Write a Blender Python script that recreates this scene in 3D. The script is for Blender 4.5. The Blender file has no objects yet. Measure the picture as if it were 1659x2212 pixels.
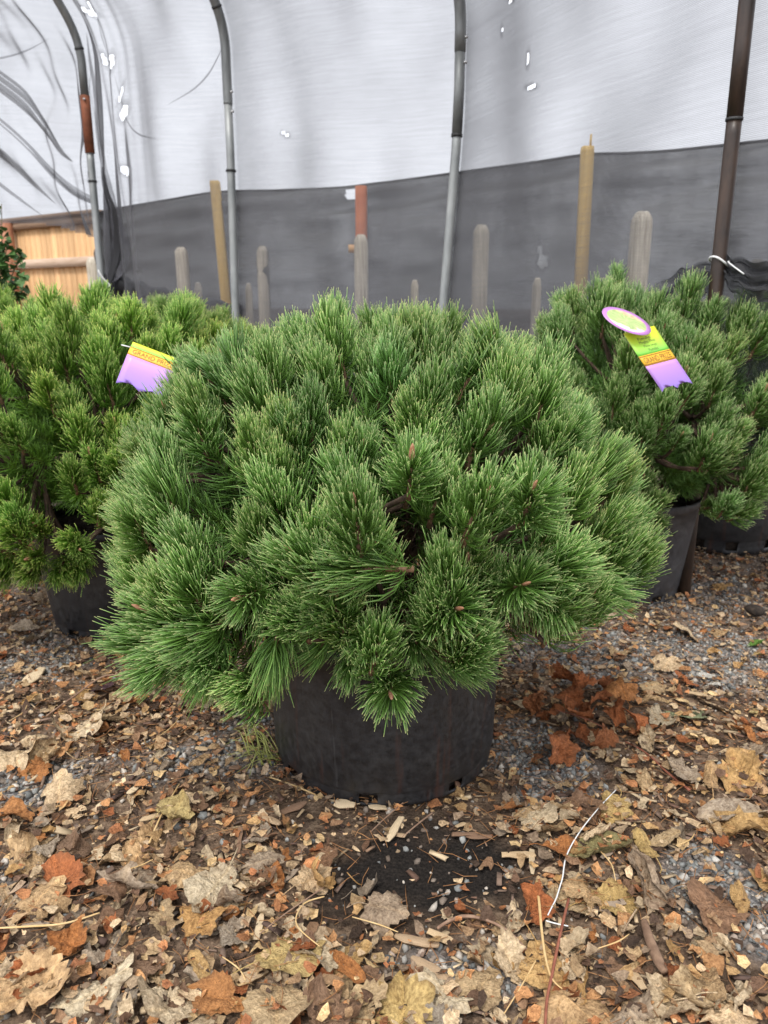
import bpy, math, random
import numpy as np
from mathutils import Vector, Matrix, Quaternion
from mathutils.bvhtree import BVHTree

random.seed(7)
RNG = np.random.default_rng(7)
R = math.radians
SC = bpy.context.scene
COL = SC.collection

# ------------------------------------------------------------------ camera
TILT = 15.0
CAMZ = 0.95
cam_d = bpy.data.cameras.new('camera')
cam = bpy.data.objects.new('camera', cam_d)
COL.objects.link(cam)
cam.location = (0, 0, CAMZ)
cam.rotation_euler = (R(90 - TILT), 0, 0)
cam_d.sensor_fit = 'VERTICAL'
cam_d.sensor_height = 34.6
cam_d.lens = 26.0
cam_d.clip_start = 0.02
cam_d.clip_end = 1000
cam_d.dof.use_dof = True
cam_d.dof.focus_distance = 1.32
cam_d.dof.aperture_fstop = 6.0
SC.camera = cam

# ------------------------------------------------------------------ world, sun, exposure
SUN_EL, SUN_AZ = 58.0, 205.0      # high soft sun behind thin cloud, from behind the camera to the left
W = bpy.data.worlds.new('World')
SC.world = W
W.use_nodes = True
wn, wl = W.node_tree.nodes, W.node_tree.links
wn.clear()
sky = wn.new('ShaderNodeTexSky')
sky.sky_type = 'NISHITA'
sky.sun_disc = False
sky.sun_elevation = R(SUN_EL)
sky.sun_rotation = R(SUN_AZ)
sky.dust_density = 4.0
sky.air_density = 1.0
hs = wn.new('ShaderNodeHueSaturation')
hs.inputs['Saturation'].default_value = 0.10
wmix = wn.new('ShaderNodeMix'); wmix.data_type = 'RGBA'
wmix.inputs[0].default_value = 0.72
wmix.inputs[7].default_value = (12.9, 13.3, 14.4, 1)      # even white cloud cover over the clear-sky model
bg = wn.new('ShaderNodeBackground')
bg.inputs['Strength'].default_value = 0.10
wo = wn.new('ShaderNodeOutputWorld')
wl.new(sky.outputs[0], hs.inputs['Color'])
wl.new(hs.outputs[0], wmix.inputs[6])
wl.new(wmix.outputs[2], bg.inputs['Color'])
wl.new(bg.outputs[0], wo.inputs[0])

sd = bpy.data.lights.new('sun', 'SUN')
sd.energy = 1.5
sd.angle = R(14)
sd.color = (1.0, 0.96, 0.9)
sun = bpy.data.objects.new('sun', sd)
COL.objects.link(sun)
sdir = Vector((math.sin(R(SUN_AZ)) * math.cos(R(SUN_EL)), math.cos(R(SUN_AZ)) * math.cos(R(SUN_EL)), math.sin(R(SUN_EL))))
sun.rotation_euler = sdir.to_track_quat('Z', 'Y').to_euler()
sun.location = sdir * 20

SC.view_settings.view_transform = 'Standard'
SC.view_settings.look = 'None'
SC.view_settings.exposure = 0.65
SC.view_settings.gamma = 1.0
SC.view_settings.use_curve_mapping = False
SC.render.engine = 'CYCLES'
SC.cycles.use_denoising = True
SC.cycles.max_bounces = 6
SC.cycles.diffuse_bounces = 3
SC.cycles.use_adaptive_sampling = True
SC.cycles.adaptive_threshold = 0.02
SC.cycles.glossy_bounces = 2
SC.cycles.transmission_bounces = 3
SC.cycles.transparent_max_bounces = 16

# ------------------------------------------------------------------ measuring helpers (photo scaled to 1659 x 2212)
FPX = 1106.0 / math.tan(math.atan(17.3 / 26.0))
_c, _s = math.cos(R(TILT)), math.sin(R(TILT))
def ray(px, py):
    u, v = (px - 829.5) / FPX, (1106.0 - py) / FPX
    return Vector((u, _c + v * _s, -_s + v * _c))
def at(px, py, Y):
    d = ray(px, py); k = Y / d.y
    return Vector((0, 0, CAMZ)) + d * k
def G(px, py, z=0.0):
    d = ray(px, py); k = (z - CAMZ) / d.z
    return Vector((0, 0, CAMZ)) + d * k

# ------------------------------------------------------------------ object helpers
def mk(name, V, F, smooth=False, cols=None):
    """mesh from arrays; F is one (M,3)/(M,4) array or a list of such arrays"""
    me = bpy.data.meshes.new(name)
    V = np.asarray(V, dtype=np.float32).reshape(-1, 3)
    Fs = F if isinstance(F, list) else [F]
    Fs = [np.asarray(f, dtype=np.int32) for f in Fs if len(f)]
    me.vertices.add(len(V))
    me.vertices.foreach_set('co', V.ravel())
    nl = sum(f.size for f in Fs); nf = sum(len(f) for f in Fs)
    me.loops.add(nl)
    me.loops.foreach_set('vertex_index', np.concatenate([f.ravel() for f in Fs]))
    me.polygons.add(nf)
    sizes = np.concatenate([np.full(len(f), f.shape[1], dtype=np.int32) for f in Fs])
    starts = np.concatenate([[0], np.cumsum(sizes)[:-1]]).astype(np.int32)
    me.polygons.foreach_set('loop_start', starts)
    me.update(calc_edges=True)
    me.validate()
    if smooth:
        me.polygons.foreach_set('use_smooth', np.ones(len(me.polygons), dtype=bool))
    if cols is not None:
        ca = me.color_attributes.new('Col', 'FLOAT_COLOR', 'POINT')
        c = np.asarray(cols, dtype=np.float32)
        if c.shape[1] == 3:
            c = np.concatenate([c, np.ones((len(c), 1), np.float32)], axis=1)
        ca.data.foreach_set('color', c.ravel())
    return me

def ob(name, me, mat=None, parent=None, loc=None, label=None, cat=None, group=None, kind=None, color=None):
    o = bpy.data.objects.new(name, me)
    COL.objects.link(o)
    if mat is not None and me is not None and len(me.materials) == 0:
        me.materials.append(mat)
    if parent is not None:
        o.parent = parent
    if loc is not None:
        o.location = loc
    if label: o['label'] = label
    if cat: o['category'] = cat
    if group: o['group'] = group
    if kind: o['kind'] = kind
    if color is not None: o.color = (*color, 1)
    return o

def empty(name, loc, label, cat, group=None):
    o = ob(name, None, label=label, cat=cat, group=group, loc=loc)
    o.empty_display_size = 0.05
    return o

class MB:
    """collects simple shapes into one mesh"""
    def __init__(self): self.V, self.F4, self.F3, self.n = [], [], [], 0
    def add(self, V, F4=(), F3=()):
        V = np.asarray(V, float).reshape(-1, 3)
        if len(F4): self.F4.append(np.asarray(F4, int) + self.n)
        if len(F3): self.F3.append(np.asarray(F3, int) + self.n)
        self.V.append(V); self.n += len(V)
    def box(self, lo, hi, M=None):
        x0, y0, z0 = lo; x1, y1, z1 = hi
        V = np.array([(x0,y0,z0),(x1,y0,z0),(x1,y1,z0),(x0,y1,z0),(x0,y0,z1),(x1,y0,z1),(x1,y1,z1),(x0,y1,z1)], float)
        if M is not None: V = np.array([M @ Vector(v) for v in V])
        self.add(V, [(0,3,2,1),(4,5,6,7),(0,1,5,4),(1,2,6,5),(2,3,7,6),(3,0,4,7)])
    def tube(self, pts, rad, sides=8, cap=True, flat=1.0):
        V, F4, F3 = tube_arrays(pts, rad, sides, cap, flat)
        self.add(V, F4, F3)
    def mesh(self, name, smooth=False):
        F = []
        if self.F4: F.append(np.concatenate(self.F4))
        if self.F3: F.append(np.concatenate(self.F3))
        return mk(name, np.concatenate(self.V), F, smooth)

def tube_arrays(pts, rad, sides=8, cap=True, flat=1.0):
    P = [Vector(p) for p in pts]; n = len(P)
    rad = [rad] * n if isinstance(rad, (int, float)) else list(rad)
    V = []; a = None
    for i in range(n):
        t = (P[min(i + 1, n - 1)] - P[max(i - 1, 0)]).normalized()
        if a is None:
            a = t.orthogonal().normalized() if abs(t.z) > .9 else t.cross(Vector((0, 0, 1))).normalized()
        a = (a - t * a.dot(t)).normalized()
        b = t.cross(a)
        for k in range(sides):
            q = 2 * math.pi * k / sides
            V.append(P[i] + (a * math.cos(q) + b * (math.sin(q) * flat)) * rad[i])
    F4 = [(i*sides+k, i*sides+(k+1) % sides, (i+1)*sides+(k+1) % sides, (i+1)*sides+k) for i in range(n-1) for k in range(sides)]
    F3 = []
    if cap:
        V += [P[0], P[-1]]; c0, c1 = n*sides, n*sides+1
        for k in range(sides):
            F3.append((c0, (k+1) % sides, k)); F3.append((c1, (n-1)*sides+k, (n-1)*sides+(k+1) % sides))
    return np.array([tuple(v) for v in V]), F4, F3

def smooth_path(pts, sub=6):
    P = [Vector(p) for p in pts]; out = []
    for i in range(len(P) - 1):
        p0, p1, p2, p3 = P[max(i-1, 0)], P[i], P[i+1], P[min(i+2, len(P)-1)]
        for k in range(sub):
            t = k / sub
            out.append(0.5 * ((2*p1) + (p2-p0)*t + (2*p0-5*p1+4*p2-p3)*t*t + (3*p1-p0-3*p2+p3)*t*t*t))
    out.append(P[-1])
    return out

# ------------------------------------------------------------------ materials
def mat(name):
    m = bpy.data.materials.new(name); m.use_nodes = True
    nt = m.node_tree; b = nt.nodes['Principled BSDF']
    return m, nt, nt.nodes, nt.links, b
def ramp(nodes, stops):
    r = nodes.new('ShaderNodeValToRGB'); e = r.color_ramp.elements
    while len(e) < len(stops): e.new(0.5)
    for i, (p, c) in enumerate(stops):
        e[i].position = p; e[i].color = (*c, 1)
    return r
def noise(nodes, links, scale, detail=4, rough=.6, vec=None, coord='Object', stretch=None):
    tc = nodes.new('ShaderNodeTexCoord'); n = nodes.new('ShaderNodeTexNoise')
    n.inputs['Scale'].default_value = scale; n.inputs['Detail'].default_value = detail; n.inputs['Roughness'].default_value = rough
    src = tc.outputs[coord]
    if stretch:
        mp = nodes.new('ShaderNodeMapping'); mp.inputs['Scale'].default_value = stretch
        links.new(src, mp.inputs[0]); src = mp.outputs[0]
    links.new(src, n.inputs['Vector'])
    return n
def mixc(nodes, links, fac, a, b, typ='MIX'):
    m = nodes.new('ShaderNodeMix'); m.data_type = 'RGBA'; m.blend_type = typ
    for i, x in ((0, fac), (6, a), (7, b)):
        if hasattr(x, 'links'): links.new(x, m.inputs[i])
        elif i == 0: m.inputs[0].default_value = x
        else: m.inputs[i].default_value = (*x, 1)
    return m.outputs[2]
def math_n(nodes, links, op, a, b=None, clamp=False):
    m = nodes.new('ShaderNodeMath'); m.operation = op; m.use_clamp = clamp
    for i, x in ((0, a), (1, b)):
        if x is None: continue
        if hasattr(x, 'links'): links.new(x, m.inputs[i])
        else: m.inputs[i].default_value = x
    return m.outputs[0]
def bump(nodes, links, h, strength, dist, b):
    n = nodes.new('ShaderNodeBump'); n.inputs['Strength'].default_value = strength; n.inputs['Distance'].default_value = dist
    links.new(h, n.inputs['Height']); links.new(n.outputs[0], b.inputs['Normal'])

def simple(name, c1, c2, scale=8, rough=.7, stretch=None, bmp=0, spec=.4, metal=0, detail=5):
    m, nt, N, L, b = mat(name)
    n = noise(N, L, scale, detail, stretch=stretch)
    r = ramp(N, [(.32, c1), (.68, c2)])
    L.new(n.outputs[0], r.inputs[0]); L.new(r.outputs[0], b.inputs['Base Color'])
    b.inputs['Roughness'].default_value = rough; b.inputs['Specular IOR Level'].default_value = spec; b.inputs['Metallic'].default_value = metal
    if bmp: bump(N, L, n.outputs[0], .5, bmp, b)
    return m

# pine needles: colour runs from the sheath to the pale tip, each needle a little different, tint from the object colour
m, nt, N, L, b = mat('pine_needle')
at_ = N.new('ShaderNodeAttribute'); at_.attribute_name = 'Col'
sp = N.new('ShaderNodeSeparateColor'); L.new(at_.outputs['Color'], sp.inputs[0])
r1 = ramp(N, [(0, (.12, .19, .028)), (.25, (.105, .225, .032)), (.75, (.165, .325, .066)), (.93, (.26, .42, .125)), (1, (.52, .55, .23))])
L.new(sp.outputs[0], r1.inputs[0])
r2 = ramp(N, [(0, (.50, .55, .52)), (.5, (1, 1, 1)), (1, (1.4, 1.35, 1.4))])
L.new(sp.outputs[1], r2.inputs[0])
oi = N.new('ShaderNodeObjectInfo')
c = mixc(N, L, 1.0, r1.outputs[0], r2.outputs[0], 'MULTIPLY')
c = mixc(N, L, 1.0, c, oi.outputs['Color'], 'MULTIPLY')
L.new(c, b.inputs['Base Color'])
b.inputs['Roughness'].default_value = .40
b.inputs['Specular IOR Level'].default_value = .45
tr = N.new('ShaderNodeBsdfTranslucent')
L.new(c, tr.inputs[0])
ms = N.new('ShaderNodeMixShader'); ms.inputs[0].default_value = .22
L.new(b.outputs[0], ms.inputs[1]); L.new(tr.outputs[0], ms.inputs[2])
L.new(ms.outputs[0], N['Material Output'].inputs[0])
M_NEEDLE = m

M_DEADNEEDLE = simple('dry_needle', (.28, .12, .045), (.42, .22, .09), 40, .7)
M_BARK = simple('pine_bark', (.04, .026, .018), (.12, .075, .05), 60, .9, bmp=.004)
M_STEM = simple('shoot_stem', (.10, .055, .03), (.26, .15, .085), 160, .85, bmp=.002)
M_BUD = simple('resin_bud', (.33, .13, .06), (.55, .30, .20), 300, .6, bmp=.001)

def pot_mat(name, base, dust, red):
    m, nt, N, L, b = mat(name)
    n1 = noise(N, L, 9, 6, .65); n2 = noise(N, L, 60, 6, .7); n3 = noise(N, L, 5, 4, .6, stretch=(6, 6, .5))
    r = ramp(N, [(.35, base), (.75, dust)]); L.new(n1.outputs[0], r.inputs[0])
    r3 = ramp(N, [(.58, (0, 0, 0)), (.72, (1, 1, 1))]); L.new(n3.outputs[0], r3.inputs[0])
    r2 = ramp(N, [(.35, (.55, .55, .55)), (.7, (1.5, 1.48, 1.45))]); L.new(n2.outputs[0], r2.inputs[0])
    c = mixc(N, L, 1.0, r.outputs[0], r2.outputs[0], 'MULTIPLY')
    f = math_n(N, L, 'MULTIPLY', r3.outputs[0], red)
    c = mixc(N, L, f, c, (.085, .035, .022))
    # thin vertical scrapes
    n4 = noise(N, L, 30, 3, .5, stretch=(1.6, 1.6, .12)); r4 = ramp(N, [(.66, (0, 0, 0)), (.70, (1, 1, 1))]); L.new(n4.outputs[0], r4.inputs[0])
    f4 = math_n(N, L, 'MULTIPLY', r4.outputs[0], .25)
    c = mixc(N, L, f4, c, (.10, .10, .10))
    L.new(c, b.inputs['Base Color'])
    rr = ramp(N, [(.3, (.36,)*3), (.7, (.62,)*3)]); L.new(n2.outputs[0], rr.inputs[0]); L.new(rr.outputs[0], b.inputs['Roughness'])
    b.inputs['Specular IOR Level'].default_value = .45
    bump(N, L, n2.outputs[0], .25, .002, b)
    return m
M_POT = pot_mat('black_pot_plastic', (.017, .017, .019), (.038, .037, .036), .6)
M_POTG = pot_mat('grey_pot_plastic', (.04, .04, .043), (.07, .07, .073), .1)
M_SOIL = simple('potting_soil', (.012, .009, .007), (.05, .036, .026), 90, .95, bmp=.006)

# galvanised and rusty pipe
M_GALV = simple('galvanised_pipe', (.20, .215, .215), (.40, .41, .40), 14, .5, stretch=(1, 1, .3), metal=.35, spec=.5)
M_GALVD = simple('weathered_pipe', (.10, .105, .105), (.26, .27, .265), 14, .5, stretch=(1, 1, .3), metal=.35, spec=.5)
M_DARKPIPE = simple('dark_rusty_pipe', (.018, .014, .012), (.075, .045, .03), 18, .42, stretch=(1, 1, .35), spec=.5)
M_RUST = simple('rust_red_steel', (.13, .045, .022), (.26, .085, .04), 26, .75)
M_BAND = simple('dark_band', (.02, .02, .02), (.05, .05, .05), 20, .6)
M_BOLT = simple('zinc_bolt', (.45, .45, .45), (.6, .6, .6), 20, .35, metal=.7)
M_WHITE = simple('white_plastic', (.72, .72, .70), (.82, .82, .80), 30, .5)
M_YWOOD = simple('yellow_treated_wood', (.72, .45, .11), (.88, .62, .22), 7, .75, stretch=(12, 12, .6))
M_GWOOD = simple('weathered_grey_wood', (.30, .26, .19), (.68, .61, .50), 9, .85, stretch=(9, 9, .5), bmp=.003)
M_REDPOST = simple('red_brown_post', (.40, .10, .035), (.56, .18, .07), 10, .7)
M_CEDAR = None
m, nt, N, L, b = mat('cedar_board')
n = noise(N, L, 6, 6, .6, stretch=(14, 14, .7)); oi = N.new('ShaderNodeObjectInfo')
r = ramp(N, [(.3, (.54, .30, .125)), (.7, (.76, .49, .25))]); L.new(n.outputs[0], r.inputs[0])
r2 = ramp(N, [(0, (.78, .76, .72)), (1, (1.15, 1.12, 1.1))]); L.new(oi.outputs['Random'], r2.inputs[0])
L.new(mixc(N, L, 1.0, r.outputs[0], r2.outputs[0], 'MULTIPLY'), b.inputs['Base Color']); b.inputs['Roughness'].default_value = .7
M_CEDAR = m
M_CEDRAIL = simple('pale_cedar_rail', (.48, .33, .22), (.66, .50, .38), 8, .75, stretch=(.6, 10, 10))
M_CEDCAP = simple('brown_cedar_cap', (.26, .16, .10), (.40, .27, .18), 8, .75, stretch=(.6, 10, 10))
M_FPOST = simple('red_cedar_post', (.26, .10, .05), (.38, .17, .09), 10, .75)

# shade net: dark knitted threads with daylight between; a tilted sheet shows more thread than one seen face on
def net_mat(name, open_, thread, streak, weave):
    m, nt, N, L, b = mat(name)
    b.inputs['Base Color'].default_value = (*thread, 1); b.inputs['Roughness'].default_value = .6; b.inputs['Specular IOR Level'].default_value = .3
    uv = N.new('ShaderNodeUVMap'); uv.uv_map = 'UVMap'
    mp = N.new('ShaderNodeMapping'); mp.inputs['Scale'].default_value = (1.2, 26, 1)
    L.new(uv.outputs[0], mp.inputs[0])
    n1 = N.new('ShaderNodeTexNoise'); n1.inputs['Scale'].default_value = 3; n1.inputs['Detail'].default_value = 5; n1.inputs['Roughness'].default_value = .7
    L.new(mp.outputs[0], n1.inputs['Vector'])
    n2 = N.new('ShaderNodeTexNoise'); n2.inputs['Scale'].default_value = 2.2; n2.inputs['Detail'].default_value = 3
    L.new(uv.outputs[0], n2.inputs['Vector'])
    wv = N.new('ShaderNodeTexWave'); wv.wave_type = 'BANDS'; wv.bands_direction = 'Y'; wv.inputs['Scale'].default_value = weave
    wv.inputs['Distortion'].default_value = .6; wv.inputs['Detail'].default_value = 2
    L.new(uv.outputs[0], wv.inputs['Vector'])
    lw = N.new('ShaderNodeLayerWeight'); lw.inputs['Blend'].default_value = .5      # facing = 1 - cos
    cosv = math_n(N, L, 'MAXIMUM', math_n(N, L, 'SUBTRACT', 1.0, lw.outputs['Facing']), .08)
    ex = math_n(N, L, 'DIVIDE', 1.0, cosv)
    a = math_n(N, L, 'MULTIPLY', math_n(N, L, 'SUBTRACT', n1.outputs[0], .5), streak*.65)
    a2 = math_n(N, L, 'MULTIPLY', math_n(N, L, 'SUBTRACT', n2.outputs[0], .5), streak * .9)
    a3 = math_n(N, L, 'MULTIPLY', math_n(N, L, 'SUBTRACT', wv.outputs[0], .5), streak * .55)
    o_ = math_n(N, L, 'ADD', math_n(N, L, 'ADD', math_n(N, L, 'ADD', a, a2), a3), open_)
    atd = N.new('ShaderNodeAttribute'); atd.attribute_name = 'Col'                   # R: how gathered the cloth is
    spd = N.new('ShaderNodeSeparateColor'); L.new(atd.outputs['Color'], spd.inputs[0])
    ex = math_n(N, L, 'MULTIPLY', ex, math_n(N, L, 'ADD', math_n(N, L, 'MULTIPLY', spd.outputs[0], 4.0), 1.0))
    o_ = math_n(N, L, 'POWER', math_n(N, L, 'MAXIMUM', math_n(N, L, 'MINIMUM', o_, .95), .02), ex)
    tp = N.new('ShaderNodeBsdfTransparent')
    ms = N.new('ShaderNodeMixShader'); L.new(o_, ms.inputs[0]); L.new(b.outputs[0], ms.inputs[1]); L.new(tp.outputs[0], ms.inputs[2])
    L.new(ms.outputs[0], N['Material Output'].inputs[0])
    return m
M_NET = net_mat('shade_net', .47, (.10, .10, .108), .24, 60)
M_FABRIC = net_mat('fence_fabric', .15, (.055, .055, .055), .34, 40)
M_FOLD = net_mat('gathered_net', .55, (.07, .07, .08), .10, 60)
M_SWAG = net_mat('bunched_net', .46, (.04, .04, .043), .25, 60)
M_ROLL = net_mat('rolled_net', .06, (.018, .018, .02), .05, 60)

# dead leaves: colour from the object colour, blotches and veins
def leaf_mat(name, use_attr=False):
    m, nt, N, L, b = mat(name)
    if use_attr:
        a = N.new('ShaderNodeAttribute'); a.attribute_name = 'Col'; base = a.outputs['Color']
    else:
        oi = N.new('ShaderNodeObjectInfo'); base = oi.outputs['Color']
    n1 = noise(N, L, 4.5 if not use_attr else 60, 6, .7); n2 = noise(N, L, 17 if not use_attr else 190, 4, .7)
    r1 = ramp(N, [(.30, (.34, .28, .23)), (.44, (.82, .80, .78)), (.60, (1.05, 1.05, 1.05)), (.78, (1.3, 1.28, 1.22))]); L.new(n1.outputs[0], r1.inputs[0])
    r2 = ramp(N, [(.3, (.60, .56, .52)), (.7, (1.2, 1.2, 1.2))]); L.new(n2.outputs[0], r2.inputs[0])
    c = mixc(N, L, 1.0, base, r1.outputs[0], 'MULTIPLY'); c = mixc(N, L, 1.0, c, r2.outputs[0], 'MULTIPLY')
    if not use_attr:
        a = N.new('ShaderNodeAttribute'); a.attribute_name = 'Col'
        s = N.new('ShaderNodeSeparateColor'); L.new(a.outputs['Color'], s.inputs[0])
        c = mixc(N, L, s.outputs[0], c, (1.22, 1.18, 1.1), 'MULTIPLY')    # veins
        c = mixc(N, L, math_n(N, L, 'MULTIPLY', s.outputs[1], .5), c, (.13, .075, .04))     # brown edge
    L.new(c, b.inputs['Base Color']); b.inputs['Roughness'].default_value = .68; b.inputs['Specular IOR Level'].default_value = .3
    h = math_n(N, L, 'ADD', n1.outputs[0], n2.outputs[0]); bump(N, L, h, .9, .008, b)
    return m
M_LEAF = leaf_mat('dead_leaf')
M_BITS = leaf_mat('litter_bits', True)
m, nt, N, L, b = mat('wood_chip_wood')
a = N.new('ShaderNodeAttribute'); a.attribute_name = 'Col'; n = noise(N, L, 5, 5, .7, stretch=(1, 9, 9)); n2 = noise(N, L, 120, 3, .7, stretch=(1, 1, 1))
r = ramp(N, [(.3, (.62, .58, .54)), (.65, (1.15, 1.13, 1.1))]); L.new(n.outputs[0], r.inputs[0])
L.new(mixc(N, L, 1.0, a.outputs['Color'], r.outputs[0], 'MULTIPLY'), b.inputs['Base Color']); b.inputs['Roughness'].default_value = .8
bump(N, L, n.outputs[0], .6, .004, b)
M_CHIP = m
M_STONE = None
m, nt, N, L, b = mat('crushed_stone')
a = N.new('ShaderNodeAttribute'); a.attribute_name = 'Col'; n = noise(N, L, 300, 3, .7)
r = ramp(N, [(.3, (.75, .75, .75)), (.7, (1.2, 1.2, 1.2))]); L.new(n.outputs[0], r.inputs[0])
L.new(mixc(N, L, 1.0, a.outputs['Color'], r.outputs[0], 'MULTIPLY'), b.inputs['Base Color']); b.inputs['Roughness'].default_value = .8
M_STONE = m
M_TWIG = simple('dry_twig', (.20, .11, .07), (.36, .24, .16), 60, .8)
M_REDTWIG = simple('red_twig', (.20, .06, .035), (.32, .12, .07), 60, .7)
M_STRAW = simple('straw_stalk', (.52, .33, .13), (.70, .50, .25), 40, .7)
M_BROWNSTICK = simple('brown_stick', (.14, .08, .05), (.30, .19, .12), 50, .85, bmp=.003)
M_GRASS = simple('dry_green_grass', (.26, .30, .06), (.48, .46, .16), 20, .6)
M_SHRUB = simple('green_shrub_leaf', (.035, .085, .02), (.09, .18, .045), 30, .45)
M_SHRUBSTEM = simple('green_shrub_stem', (.10, .09, .04), (.18, .15, .07), 30, .8)
m, nt, N, L, b = mat('printed_card')
a = N.new('ShaderNodeAttribute'); a.attribute_name = 'Col'; L.new(a.outputs['Color'], b.inputs['Base Color'])
b.inputs['Roughness'].default_value = .35
M_PRINT = m
M_INK = simple('dark_print_ink', (.16, .20, .06), (.18, .22, .07), 10, .5)
M_INKO = simple('brown_print_ink', (.30, .12, .02), (.33, .13, .03), 10, .5)

# ground: brown earth with bark dust, grey fines where the gravel lies, black spilt potting soil
m, nt, N, L, b = mat('nursery_ground')
a = N.new('ShaderNodeAttribute'); a.attribute_name = 'Col'
s = N.new('ShaderNodeSeparateColor'); L.new(a.outputs['Color'], s.inputs[0])
n1 = noise(N, L, 26, 8, .75); n2 = noise(N, L, 220, 5, .8)
v = N.new('ShaderNodeTexVoronoi'); v.inputs['Scale'].default_value = 120; tc = N.new('ShaderNodeTexCoord'); L.new(tc.outputs['Object'], v.inputs['Vector'])
r1 = ramp(N, [(.34, (.055, .036, .024)), (.5, (.19, .125, .082)), (.66, (.38, .27, .18))]); L.new(n1.outputs[0], r1.inputs[0])
sv = N.new('ShaderNodeSeparateColor'); L.new(v.outputs['Color'], sv.inputs[0])
rv = ramp(N, [(0, (.10, .09, .085)), (.5, (.23, .225, .22)), (1, (.40, .37, .34))]); L.new(sv.outputs[0], rv.inputs[0])
c = mixc(N, L, math_n(N, L, 'MULTIPLY', s.outputs[1], 1.0), r1.outputs[0], rv.outputs[0])
r3 = ramp(N, [(.35, (.010, .008, .007)), (.7, (.04, .032, .026))]); L.new(n2.outputs[0], r3.inputs[0])
c = mixc(N, L, s.outputs[0], c, r3.outputs[0])
r2 = ramp(N, [(.3, (.55, .55, .55)), (.7, (1.3, 1.3, 1.3))]); L.new(n2.outputs[0], r2.inputs[0])
c = mixc(N, L, 1.0, c, r2.outputs[0], 'MULTIPLY')
L.new(c, b.inputs['Base Color']); b.inputs['Roughness'].default_value = .95; b.inputs['Specular IOR Level'].default_value = .2
h = math_n(N, L, 'ADD', n2.outputs[0], v.outputs['Distance']); bump(N, L, h, .8, .006, b)
M_GROUND = m

# ------------------------------------------------------------------ ground sheet
def gh(x, y):
    return (.006*np.sin(3.1*x+1.3)*np.cos(2.7*y) + .005*np.sin(7.3*x-2.1*y) + .004*np.cos(9.1*y+4.0*x+.7) + .003*np.sin(17*x+11*y)) - .004
def ghf(x, y): return float(gh(np.array(x), np.array(y)))

def px_of(x, y, z=0.0):
    """where ground points fall, in photo units, only used to look up how the litter is spread"""
    rx, ry, rz = x, y, z - CAMZ
    d = ry*_c - rz*_s; up = ry*_s + rz*_c
    d = np.maximum(d, .05)
    return 829.5 + FPX*rx/d, 1106 - FPX*up/d

def patch(x, y, lst):
    px, py = px_of(np.asarray(x, float), np.asarray(y, float))
    out = np.zeros_like(px)
    for (cx, cy, ax, ay, w) in lst:
        q = np.sqrt(((px-cx)/ax)**2 + ((py-cy)/ay)**2)
        out = np.maximum(out, w*np.clip((1.25-q)/.5, 0, 1))
    return out
def to_ground(lst):
    out = []
    for (cx, cy, ax, ay, w) in lst:
        g = G(cx, cy); gx = G(cx+ax, cy); g0, g1 = G(cx, cy-ay), G(cx, cy+ay)
        out.append((g.x, (g0.y+g1.y)/2, abs(gx.x-g.x), abs(g0.y-g1.y)/2, w))
    return out
SOIL_P = to_ground([(920, 1880, 220, 115, 1), (860, 1772, 230, 30, .5)])
GRAV_P = to_ground([(60, 1690, 110, 60, 1), (440, 1640, 150, 50, .8), (1170, 1650, 120, 95, 1), (1560, 1430, 170, 70, .9), (1010, 2085, 130, 75, 1),
          (1590, 1950, 120, 130, 1), (1300, 1420, 200, 60, .8), (60, 1430, 90, 60, .8), (1500, 1280, 160, 50, .6), (560, 1560, 100, 50, .5),
          (1480, 1900, 80, 50, .7), (20, 1900, 40, 50, .7), (930, 1880, 180, 90, .06)])
def gpatch(x, y, lst):
    x = np.asarray(x, float); y = np.asarray(y, float)
    out = np.zeros_like(x)
    wob = .16*np.sin(19*x+9*y+3) + .14*np.sin(31*x-23*y+1) + .10*np.sin(61*y+37*x)
    for (cx, cy, ax, ay, w) in lst:
        q = np.sqrt(((x-cx)/ax)**2 + ((y-cy)/ay)**2) + wob
        out = np.maximum(out, w*np.clip((1.25-q)/.6, 0, 1))
    return out

xs = np.concatenate([np.linspace(-150, -5, 12), np.linspace(-4, 4, 270), np.linspace(5, 150, 12)])
ys = np.concatenate([np.linspace(-60, -1, 8), np.linspace(-.5, 4.5, 170), np.linspace(5, 12, 16), np.linspace(14, 250, 12)])
X, Y = np.meshgrid(xs, ys)
Z = gh(X, Y)
V = np.stack([X, Y, Z], -1).reshape(-1, 3)
nx = len(xs)
ii, jj = np.meshgrid(np.arange(nx-1), np.arange(len(ys)-1))
q = (jj*nx+ii).ravel()
F = np.stack([q, q+1, q+nx+1, q+nx], 1)
cc = np.zeros((len(V), 3)); cc[:, 0] = gpatch(V[:, 0], V[:, 1], SOIL_P); cc[:, 1] = np.maximum(gpatch(V[:, 0], V[:, 1], GRAV_P), .25*(V[:, 1] > 1.9))
ob('ground', mk('ground', V, F, True, cc), M_GROUND, kind='structure')

# ------------------------------------------------------------------ loose stuff on the ground
def view_points(n, weight, ymin=.62, ymax=3.6):
    pts = []
    tot = 0
    while tot < n:
        y = RNG.uniform(ymin, ymax, 4000); x = RNG.uniform(-1, 1, 4000)*(.66*y+.45)
        keep = RNG.random(4000) < (.66*y+.45)/(.66*ymax+.45)*np.clip(2.4/(y+.8), 0, 1)
        w = weight(x, y); keep &= RNG.random(4000) < w
        p = np.stack([x[keep], y[keep]], 1); pts.append(p); tot += len(p)
    return np.concatenate(pts)[:n]

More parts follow.
